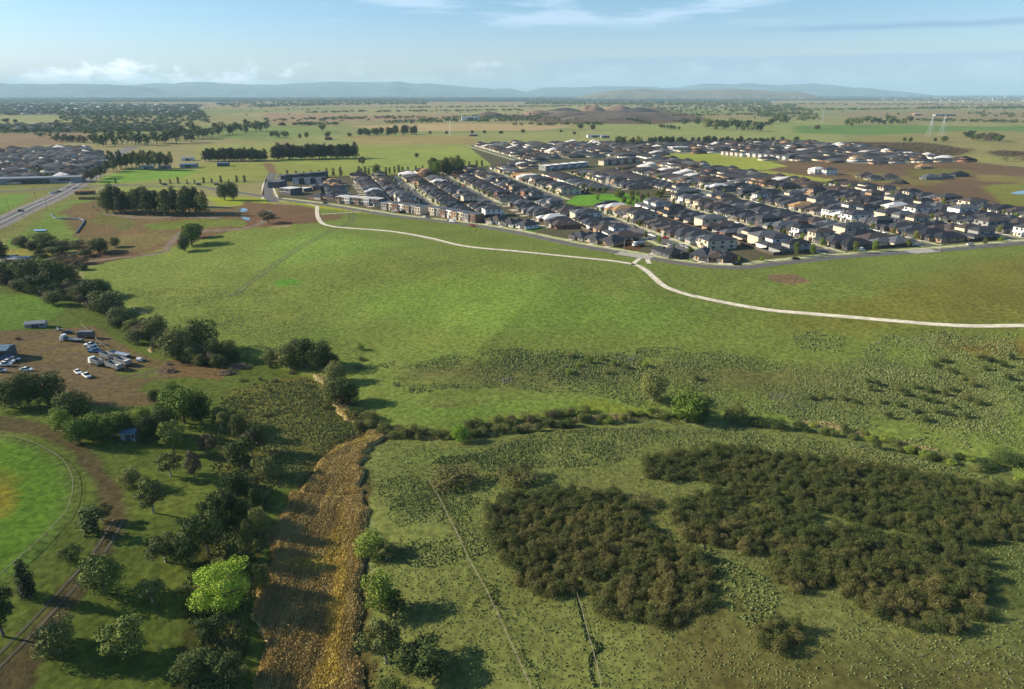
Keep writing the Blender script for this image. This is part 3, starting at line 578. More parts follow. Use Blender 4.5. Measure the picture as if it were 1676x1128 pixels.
    for k in (-3.4, 2.6): p.append(('window', 'n', win(MB(), k, 3.6, 5.0, 2.0, 1)))
    for yy in (4, 9, 14):
        for z_ in (0.9, 3.6): p.append(('window', 'n', win(MB(), yy, z_, z_+1.2, 1.6, -5.4, 'l'))); p.append(('window', 'n', win(MB(), yy, z_, z_+1.2, 1.6, 5.4, 'r')))
    out.append((2, p))
    return out
VAR = variants(); VARM = [(st, [(n, k, m.mesh(n)) for n, k, m in p]) for st, p in VAR]
VW = [0.25, 0.22, 0.10, 0.25, 0.2, 0.1, 0.14]
PANELS = MB().quad((0.6, 8, 3.55), (3.4, 8, 3.1), (3.4, 12.5, 3.1), (0.6, 12.5, 3.55)).mesh('solar_panel')
streetname = {-62: 'leftmost back street', -8: 'second back street from the left', 46: 'third back street from the left', 100: 'back street behind the white townhouses', 154: 'street left of the boulevard', 216: 'boulevard', 295: 'first street right of the boulevard',
              367: 'second street right of the boulevard', 437: 'third street right of the boulevard', 507: 'fourth street right of the boulevard', 577: 'fifth street right of the boulevard',
              647: 'sixth street right of the boulevard', 717: 'seventh street right of the boulevard', 787: 'eighth street right of the boulevard', 857: 'ninth street right of the boulevard', 927: 'tenth street right of the boulevard'}
CAND = []   # x, y, rotz, sy, row key, variant, wall, roof
for v0 in STREETS:
    for side in (-1, 1):
        i = STREETS.index(v0); nb = STREETS[i+side] if 0 <= i+side < len(STREETS) else v0+side*60
        avail = abs(nb-v0)/2; w = 5.5 if v0 == 216 else 3.75; front = w+5.2; length = avail-front-1.0; sy = min(1.25, length/20.3)
        u = 300+R.random()*3
        while u < 1270:
            step = R.choice([11.9, 12.2, 12.4, 13.4]); uc = u+step/2; u += step
            x, y = UV(uc, v0+side*(front+length/2)); x2, y2 = UV(uc, v0+side*front)
            if not in_estate(x, y) or not in_estate(x2, y2): continue
            df = float(seg_dist([x], [y], F1)[0]); px_, py_ = proj(x, y, 0)
            if px_ > 1740 or px_ < 440: continue
            if df < (24 if px_ < 785 else 30 if 842 < px_ < 903 else 36 if px_ < 1080 else 29 if px_ < 1245 else 17): continue
            if v0 == 216 and side == 1 and uc < 345: continue
            if v0 < 210 and px_ < 541: continue
            if any(abs(uc-c) < 11.5 for c in CROSS): continue
            
            rz = TH-math.pi/2 if side > 0 else TH+math.pi/2
            if v0 <= 154 and uc > 840: continue
            fx, fy = UV(uc, v0+side*front)
            CAND.append([fx, fy, rz, sy, (v0, side), uc])
# the rows that face the meadow road
a = np.array(F1); seglen = np.r_[0, np.cumsum(np.hypot(*np.diff(a, axis=0).T))]; s = 0
while s < seglen[-1]:
    x = np.interp(s, seglen, a[:, 0]); y = np.interp(s, seglen, a[:, 1]); x1 = np.interp(s+1, seglen, a[:, 0]); y1 = np.interp(s+1, seglen, a[:, 1])
    px_, py_ = proj(x, y, 0); nx, ny = -(y1-y), (x1-x)
    if ny < 0: nx, ny = -nx, -ny
    if 786 < px_ < 842 or 903 < px_ < 1000 or 1118 < px_ < 1238:
        CAND.append([x+nx*11, y+ny*11, math.atan2(ny, nx)-math.pi/2, 0.85 if px_ > 1000 else 0.72, ('front', 0 if px_ < 1050 else 1), s])
    s += 12.8
for c in CAND:
    c += [pick(VARM, VW), pick(WALLS, WALLW), pick(ROOFS, ROOFW)]
for c in CAND:
    if c[4][0] == 'front': c[6] = [0, 1, 3, 4][int(c[5]) % 4]
CAND.sort(key=lambda c: math.hypot(c[0], c[1]))
NEAR = [c for c in CAND if proj(c[0], c[1], 0)[0] < 1700][:300]; nid = {id(c) for c in NEAR}; FAR = [c for c in CAND if id(c) not in nid]
rows = {}
for c in NEAR: rows.setdefault(c[4], []).append(c)
SLOT = {'g': lambda c: GARD if c[8] in (0, 3) else GAR, 't': lambda c: TIMBER, 'n': lambda c: GLASS}
for key, lst in rows.items():
    lst.sort(key=lambda c: c[5])
    for i, c in enumerate(lst):
        st = 'two-storey' if VARM[c[6]][0] == 2 else 'single-storey'; wn, rn = WALLS[c[7]][0], ROOFS[c[8]][0]
        if key[0] == 'front': where = f"{nth(i)} from the left facing the meadow road {'right' if key[1] else 'left'} of the reserve"
        else: where = f"{nth(i)} from the meadow, {'right' if key[1] > 0 else 'left'} side, {streetname[key[0]]}"
        lab = f"{wn} {rn}-roofed house, {where}"
        if st == 'two-storey' and len(lab.split()) < 16: lab = 'tall '+lab
        if len(lab.split()) > 16: lab = lab.replace('right of the', 'beyond')
        if len(lab.split()) > 16: lab = lab.replace('tall ', '').replace(' from the meadow', '')
        if len(lab.split()) > 16: lab = lab.replace('facing the meadow road', 'by the road')
        t = thing('house', lab, 'house', (c[0], c[1], Tz(c[0], c[1])+0.05), c[2], 'houses of the new estate', (1, c[3], 1))
        for n, k_, me in VARM[c[6]][1]:
            mt = WALLS[c[7]][1] if k_ == 'w' else ROOFS[c[8]][1] if k_ == 'r' else SLOT[k_](c)
            obj(n, me, mt, t)
        if VARM[c[6]][0] == 1 and c[6] in (0, 3) and R.random() < 0.35:
            q = obj('solar_panel', PANELS, SOLAR, t); q.location = (0, 0, 0.12)
# driveways and rear fences
V = []; Fd = []
dr = []
for c in NEAR:
    st = VARM[c[6]]; g = [p for p in VAR[c[6]][1] if p[0] == 'garage_door'][0][2]; gxx = sum(q[0] for q in g.v)/len(g.v)
    ca, sa = math.cos(c[2]), math.sin(c[2]); p0 = (c[0]+ca*gxx, c[1]+sa*gxx); p1 = (p0[0]+sa*5.6, p0[1]-ca*5.6)
    dr.append(([p0, p1], 3.6))
strips('driveway', dr, 0.12, CONC)
secs = []
for key, lst in rows.items():
    cur = []; k_ = 0
    for c in lst:
        if math.hypot(c[0], c[1]) > 900: continue
        if cur and c[5]-cur[-1][5] > 16.5: secs.append((key, k_, cur)); cur = []; k_ += 1
        cur.append(c)
    if len(cur) > 0: secs.append((key, k_, cur))
for key, k_, lst in secs:
    m = MB()
    for c in lst:
        if math.hypot(c[0], c[1]) > 900: continue
        ca, sa = math.cos(c[2]), math.sin(c[2]); z = Tz(c[0], c[1]); back = 20.3*c[3]+3.6 if key[0] != 'front' else 22
        def w(lx, ly): return (c[0]+ca*lx-sa*ly, c[1]+sa*lx+ca*ly)
        for (ax, ay), (bx, by) in (((-6.2, back), (6.2, back)), ((-6.25, 3), (-6.25, back))):
            p, q = w(ax, ay), w(bx, by); nx, ny = (q[1]-p[1]), -(q[0]-p[0]); l = math.hypot(nx, ny); nx, ny = nx/l*0.04, ny/l*0.04; k = len(m.v)
            m.v += [(p[0]-nx, p[1]-ny, z-1), (q[0]-nx, q[1]-ny, z-1), (q[0]+nx, q[1]+ny, z-1), (p[0]+nx, p[1]+ny, z-1), (p[0]-nx, p[1]-ny, z+1.8), (q[0]-nx, q[1]-ny, z+1.8), (q[0]+nx, q[1]+ny, z+1.8), (p[0]+nx, p[1]+ny, z+1.8)]
            m.f += [tuple(k+i for i in f) for f in ((4, 5, 6, 7), (0, 1, 5, 4), (1, 2, 6, 5), (2, 3, 7, 6), (3, 0, 4, 7))]
    if m.v:
        o = m.obj('paling_fence', PALING)
        nm = 'meadow road row '+('right' if key[1] else 'left')+' of the reserve' if key[0] == 'front' else f"{'right' if key[1] > 0 else 'left'} row of the {streetname[key[0]].replace('right of the boulevard', 'beyond the boulevard')}"
        tag(o, f"brown paling fences, {nth(k_)} stretch, {nm}", 'fence', 'paling fences between the lots')
# all houses too far to count: one mesh with a colour per surface
def far_batch(name, lst, label):
    VV = []; FF = []; CC = []; k = 0
    for (x, y, z, rz, sx, sy, hgt, wc, rc) in lst:
        m = MB(); m.box(-sx/2, sx/2, 0, sy, -1, hgt); nw = len(m.v); m.hip(-sx/2-0.5, sx/2+0.5, -0.5, sy+0.5, hgt, 0.5)
        a = np.array(m.v); ca, sa = math.cos(rz), math.sin(rz)
        VV.append(np.c_[x+a[:, 0]*ca-a[:, 1]*sa, y+a[:, 0]*sa+a[:, 1]*ca, a[:, 2]+z]); c = np.empty((len(a), 3)); c[:nw] = wc; c[nw:] = rc; CC.append(c)
        for f in m.f: FF.append((f[0]+k, f[1]+k, f[2]+k)); (FF.append((f[0]+k, f[2]+k, f[3]+k)) if len(f) == 4 else None)
        k += len(a)
    me = np_mesh(name, np.concatenate(VV), np.array(FF), np.concatenate(CC)); me.materials.append(TONE)
    return struct(obj(name, me), 'stuff', label)
TONE = tonemat('painted_surface', 0.0)
WC = [np.array((0.55, 0.47, 0.36)), np.array((0.7, 0.68, 0.64)), np.array((0.36, 0.25, 0.16)), np.array((0.2, 0.12, 0.085)), np.array((0.27, 0.265, 0.26)), np.array((0.23, 0.12, 0.085)), np.array((0.09, 0.092, 0.1))]
RC = [np.array((0.050, 0.052, 0.060)), np.array((0.075, 0.060, 0.055)), np.array((0.10, 0.105, 0.115)), np.array((0.028, 0.029, 0.034)), np.array((0.62, 0.6, 0.58)), np.array((0.36, 0.22, 0.10))]
fl = []
for c in FAR:
    two = VARM[c[6]][0] == 2
    fl.append((c[0], c[1], 0.05, c[2], 11.0, 19*c[3], 2.6, WC[c[7]], RC[c[8]]))
    if two: 
        ca, sa = math.cos(c[2]), math.sin(c[2]); fl.append((c[0]-sa*2, c[1]+ca*2, 2.7, c[2], 8.4, 11, 2.9, WC[c[7]], RC[c[8]]))
    else:
        ca, sa = math.cos(c[2]), math.sin(c[2]); o_ = R.choice((-2.8, 2.8)); fl.append((c[0]+ca*o_+sa*2.2, c[1]+sa*o_-ca*2.2, 0.05, c[2], 5.6, 7, 2.55, WC[c[7]], RC[c[8]]))
# town on the left and towns near the horizon
TOWN = [(poly([(-200, 256), (60, 246), (140, 244), (168, 258), (150, 282), (100, 298), (-200, 312)]), 15, 900), (poly([(-400, 170), (250, 172), (335, 176), (330, 184), (60, 190), (-400, 188)]), 60, 520),
        (poly([(-400, 206), (130, 204), (290, 205), (270, 213), (-400, 220)]), 34, 420), (poly([(1440, 159), (1900, 157), (1900, 169), (1500, 168), (1440, 164)]), 110, 700), (poly([(1180, 158), (1350, 157), (1340, 163), (1200, 163)]), 120, 90)]
tl = []
for pg, sp, n in TOWN:
    a = np.array(pg); lo, hi = a.min(0), a.max(0); cnt = 0; tries = 0
    while cnt < n and tries < 30000:
        tries += 1; x = R.uniform(lo[0], hi[0]); y = R.uniform(lo[1], hi[1])
        if sp < 50: u, v = toUV(x, y); u = round(u/sp)*sp; v = round(v/21)*21+R.choice((0, 0, 4)); x, y = UV(u, v)
        if not ins(x, y, pg): continue
        s_ = 1 if y < 2500 else 1.5
        tl.append((x, y, Tz(x, y) if y < 700 else 0, TH+R.choice((0, math.pi/2)), R.uniform(9, 12.5)*s_, R.uniform(12, 17)*s_, R.choice((2.7, 2.7, 5.5))*(1 if s_ == 1 else 1.4), WC[pick(WC, WALLW)]*(1.1 if y > 4000 else 1), RC[pick(RC, [0.4, 0.06, 0.36, 0.14, 0.04, 0])] if y < 4000 or R.random() < 0.75 else RC[4])); cnt += 1
far_batch('house', fl, 'dark-roofed estate houses beyond the nearer streets')
far_batch('house', tl, 'houses of the towns at the left and near the horizon')

# ---------------------------------------------------------------- hills and the quarry
HILLMAT = mat('hill_forest_haze_tint', (0.10, 0.15, 0.16), 0.95, 0.3, 0.002)  # forest green with distance haze painted in: base colour made paler and bluer
def ridge(Dm, pts, depth, material, seed):
    xs = np.linspace(pts[0][0], pts[-1][0], 260); tops = np.interp(xs, [p[0] for p in pts], [p[1] for p in pts])
    wob = (vnoise(xs*1.0, xs*0+seed*13, 22)-0.5)*2.6+(vnoise(xs, xs*0+seed*7, 7)-0.5)*1.0
    V = []; n = 9
    X0 = (xs-838)/1190*Dm
    hgt = np.clip((153.2-tops)*0.66+wob*np.clip((153-tops)/10, 0, 1), 0.05, None)/1190*Dm+CAMH
    q_ = np.linspace(0, 1, len(xs)); hgt = hgt*np.clip(np.minimum(q_, 1-q_)/0.10, 0, 1)**0.7
    for j in range(n):
        f = j/(n-1); pr = math.sin(math.pi*min(1, f*0.9+0.1)/1.0)**0.8 if f < 1 else 0
        y = Dm+(f-0.45)*depth; z = hgt*max(0, 1-abs(f-0.45)/0.55)**0.8*(0.82+0.18*vnoise(X0, X0*0+y, Dm*0.03)) if j != 4 else hgt
        V.append(np.c_[X0, np.full(len(xs), y), z-(60 if j in (0, n-1) else 0)])
    m = len(xs); V = np.concatenate(V); i = np.arange(m-1); FF = np.concatenate([np.c_[i+j*m, i+1+j*m, i+1+(j+1)*m, i+(j+1)*m] for j in range(n-1)])
    me = np_mesh('hills', V, FF); me.polygons.foreach_set('use_smooth', [True]*len(me.polygons)); return struct(obj('hills', me, material))
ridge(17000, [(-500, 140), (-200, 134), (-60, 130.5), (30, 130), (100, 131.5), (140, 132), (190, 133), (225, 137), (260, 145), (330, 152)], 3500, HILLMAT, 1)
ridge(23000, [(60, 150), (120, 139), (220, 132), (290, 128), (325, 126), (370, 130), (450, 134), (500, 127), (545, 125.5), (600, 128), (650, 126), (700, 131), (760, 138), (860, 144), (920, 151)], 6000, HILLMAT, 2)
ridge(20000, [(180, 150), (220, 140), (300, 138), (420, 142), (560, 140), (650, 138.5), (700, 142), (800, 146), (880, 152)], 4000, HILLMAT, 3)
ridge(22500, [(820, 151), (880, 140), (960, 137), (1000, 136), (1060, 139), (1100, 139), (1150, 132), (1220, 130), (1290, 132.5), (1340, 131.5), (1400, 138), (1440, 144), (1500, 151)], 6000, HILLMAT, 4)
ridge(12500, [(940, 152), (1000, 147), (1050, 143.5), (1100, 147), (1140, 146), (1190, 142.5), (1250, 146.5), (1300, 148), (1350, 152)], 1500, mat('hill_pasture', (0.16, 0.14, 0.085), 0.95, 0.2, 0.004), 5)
def mound(name, px, py, wpx, hpx, material, seed, n=26):
    x0, y0 = P(px, py); s = pxm(x0, y0); w = wpx/s/2; h = hpx/s*1.05; V = []; 
    for i in range(n+1):
        for j in range(n+1):
            a, b_ = i/n*2-1, j/n*2-1; x = x0+a*w*1.05; y = y0+b_*w*0.45
            r = math.hypot(a, b_); z = h*max(0, 1-r**1.7)*(0.65+0.7*float(fbm(x+seed*91, y, w*0.5)))
            V.append((x, y, z-0.4+(0 if y > 700 else Tz(x, y))))
    F_ = [(i*(n+1)+j, (i+1)*(n+1)+j, (i+1)*(n+1)+j+1, i*(n+1)+j+1) for i in range(n) for j in range(n)]
    return struct(obj(name, np_mesh(name, np.array(V), np.array(F_)), material))
QR = mat('quarry_red', (0.24, 0.15, 0.10), 0.95, 0.35, 0.02); QB = mat('quarry_brown', (0.11, 0.085, 0.065), 0.95, 0.35, 0.02); QD = mat('quarry_dark', (0.06, 0.05, 0.045), 0.95, 0.3, 0.02)
for q in [(1000, 196, 190, 10, QB), (1060, 196, 150, 9, QB), (925, 182, 62, 5, QD), (970, 182, 45, 9, QR), (1045, 184, 76, 7, QD), (1010, 181, 60, 8, QR), (880, 188, 60, 7, QR), (930, 192, 90, 9, QB), (800, 192, 60, 8, QB)]:
    mound('spoil_heap', q[0], q[1], q[2], q[3], q[4], q[0] % 17)
mound('spoil_heap', 1472, 301, 36, 7, QD, 3); 

# ---------------------------------------------------------------- foliage
def leafball(blobs, n, size, seed, up=0.25, shell=0.72, sun=None):
    """many small leaf-clump faces spread through a set of ellipsoids, more of them near the outside"""
    r = np.random.RandomState(seed); B = np.array(blobs, float); w = (B[:, 3]*B[:, 4]+B[:, 4]*B[:, 5]); w /= w.sum()
    k = r.choice(len(B), n, p=w); b = B[k]; d = r.normal(size=(n, 3)); d[:, 2] = d[:, 2]+up; d /= np.linalg.norm(d, axis=1)[:, None]
    rr = shell+(1.06-shell)*r.rand(n)**0.7; rr *= np.where(r.rand(n) < 0.10, r.uniform(0.4, 0.9, n), 1)
    lump = 1+0.16*np.sin(d[:, 0]*7+k)*np.sin(d[:, 1]*6+2*k)+0.10*np.sin(d[:, 2]*9+k*1.7)
    p = b[:, :3]+d*b[:, 3:6]*(rr*lump)[:, None]
    nrm = d+r.normal(size=(n, 3))*0.55; nrm /= np.linalg.norm(nrm, axis=1)[:, None]
    t1 = np.cross(nrm, r.normal(size=(n, 3))); t1 /= np.linalg.norm(t1, axis=1)[:, None]+1e-9; t2 = np.cross(nrm, t1)
    s = (size*r.uniform(0.55, 1.35, n))[:, None]; a = r.uniform(0.6, 1.0, n)[:, None]
    V = np.stack([p-t1*s, p-t2*s*a*0.7+nrm*s*0.25, p+t1*s*0.9, p+t2*s*a+nrm*s*0.1], 1).reshape(-1, 3)
    V[:, 2] = np.maximum(V[:, 2], 0.02)
    return V, np.arange(n*4).reshape(n, 4)
def crown(name, blobs, n, size, seed, **kw): V, Fq = leafball(blobs, n, size, seed, **kw); return np_mesh(name, V, Fq)
def rblobs(seed, n, W, z0, z1, r0, r1, flat=1.0, taper=0.0):
    r = random.Random(seed); out = []
    for i in range(n):
        z = z0+(z1-z0)*(i+0.5)/n; f = (z-z0)/(z1-z0); a = i*2.4+r.random(); w = W*(1-taper*f)*math.sqrt(max(0.05, 1-(2*f-1)**2*0.8))*r.uniform(0.5, 1.0); q = r.uniform(r0, r1)*(1-taper*f*0.6)
        out.append((math.cos(a)*w, math.sin(a)*w, z, q, q*r.uniform(0.85, 1.1), q*flat*r.uniform(0.75, 1.0)))
    return out
def trunk_mesh(name, h, r, limbs, seed, spread=0.5, lean=0.0):
    m = MB(); q = random.Random(seed); top = (lean*h+q.uniform(-.03, .03)*h, q.uniform(-.03, .03)*h, h*0.55); m.tube((0, 0, -0.6), top, r, r*0.6, 7)
    for i in range(limbs):
        a = i*6.283/limbs+q.random(); f = q.uniform(0.45, 1.0); b = (top[0]*f, top[1]*f, -0.6+(top[2]+0.6)*f)
        e = (b[0]+math.cos(a)*spread*h*q.uniform(.5, 1), b[1]+math.sin(a)*spread*h*q.uniform(.5, 1), b[2]+h*q.uniform(0.2, 0.38)); m.tube(b, e, r*0.42, r*0.14, 5)
    return m.mesh(name)
LM = {
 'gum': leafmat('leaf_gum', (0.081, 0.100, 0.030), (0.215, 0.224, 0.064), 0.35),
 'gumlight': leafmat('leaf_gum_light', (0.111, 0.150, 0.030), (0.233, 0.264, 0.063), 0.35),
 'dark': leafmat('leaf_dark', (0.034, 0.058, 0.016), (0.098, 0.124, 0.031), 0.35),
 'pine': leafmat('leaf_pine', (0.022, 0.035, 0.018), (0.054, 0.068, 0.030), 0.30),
 'lime': leafmat('leaf_lime', (0.150, 0.263, 0.028), (0.369, 0.491, 0.053), 0.30),
 'hedge': leafmat('leaf_hedge', (0.087, 0.142, 0.020), (0.237, 0.297, 0.048), 0.35),
 'brush': leafmat('leaf_brush', (0.062, 0.080, 0.022), (0.165, 0.140, 0.048), 0.14),
 'brown': leafmat('leaf_brown', (0.101, 0.081, 0.047), (0.189, 0.149, 0.088), 0.30),
 'scrub': leafmat('leaf_scrub', (0.093, 0.114, 0.030), (0.224, 0.229, 0.063), 0.50),
}
# unit trees: crown diameter about 1, built at 10 m and scaled
PROTO = {}
def proto(key, tr, cr): PROTO.setdefault(key, []).append((tr, cr))
for s in range(4):
    proto('gum', trunk_mesh('trunk', 9, 0.32, 5, s, 0.38), crown('crown', rblobs(s+10, 9, 3.2, 3.6, 8.8, 1.3, 2.1, 0.8), 4600, 0.20, s, shell=0.6))
    proto('round', trunk_mesh('trunk', 7, 0.35, 4, s, 0.3), crown('crown', [(0, 0, 4.6, 3.0, 3.0, 3.6)]+rblobs(s+30, 12, 3.0, 2.0, 8.0, 1.5, 2.3, 0.9), 5200, 0.195, s+5))
    proto('pine', trunk_mesh('trunk', 12, 0.35, 4, s, 0.2), crown('crown', rblobs(s+50, 11, 2.0, 2.6, 12.5, 1.5, 2.5, 0.9, 0.45), 2600, 0.27, s+9))
    proto('poplar', trunk_mesh('trunk', 9, 0.25, 3, s, 0.12), crown('crown', rblobs(s+70, 8, 0.7, 1.2, 10.5, 0.9, 1.5, 1.3, 0.35), 700, 0.28, s+12))
    proto('shrub', trunk_mesh('trunk', 1.6, 0.10, 4, s, 0.5), crown('crown', [(0, 0, 1.2, 1.5, 1.5, 1.15)]+rblobs(s+90, 8, 1.5, 0.7, 2.5, 0.55, 0.95, 0.85), 2400, 0.092, s+15, up=0.4))
    proto('far', trunk_mesh('trunk', 8, 0.35, 2, s, 0.3), crown('crown', rblobs(s+110, 6, 2.8, 3.0, 8.2, 1.5, 2.5, 0.8), 260, 0.75, s+19))
PROTO['lime'] = [(trunk_mesh('trunk', 8, 0.45, 6, 3, 0.4), crown('crown', [(0, 0, 4.6, 3.6, 3.6, 3.4)]+rblobs(77, 20, 4.0, 1.8, 8.4, 1.1, 2.0, 0.9), 13000, 0.135, 21, shell=0.7))]
PROTO['conifer'] = [(trunk_mesh('trunk', 12, 0.3, 3, 5, 0.1), crown('crown', rblobs(5, 14, 1.7, 1.0, 12, 1.2, 1.9, 1.0, 0.75), 4200, 0.2, 23))]
PDIM = {'gum': (9.0, 10.2), 'round': (9.0, 9.6), 'pine': (7.0, 14.0), 'poplar': (3.4, 11.6), 'shrub': (4.4, 3.4), 'far': (8.5, 9.8), 'lime': (11.5, 10.2), 'conifer': (5.6, 13.0)}
def tree(name, kind, leaf, loc, w, h, label, cat, group=None, bark=None, trunk=True):
    i = R.randrange(len(PROTO[kind])); tr, cr = PROTO[kind][i]; D0, H0 = PDIM[kind]
    t = thing(name, label, cat, loc, R.random()*6.28, group, (w/D0, w/D0, h/H0))
    obj('crown', cr, LM[leaf], t)
    if trunk: obj('trunk', tr, bark or BARK, t)
    return t
def ptree(px, py, wpx, hpx, name, kind, leaf, label, cat='tree', group=None, bark=None, sc=1.0):
    x, y = P(px, py); z = Tz(x, y) if y < 700 else 0.0; s = pxm(x, y, z); dep = math.atan2(CAMH-z, y)
    w = wpx/s*sc; h = max(0.5*w if kind != 'shrub' else 0.3*w, (hpx/s-0.35*w*math.sin(dep))/math.cos(dep))*sc
    return tree(name, kind, leaf, (x, y, z-0.1), w, h, label, cat, group, bark)
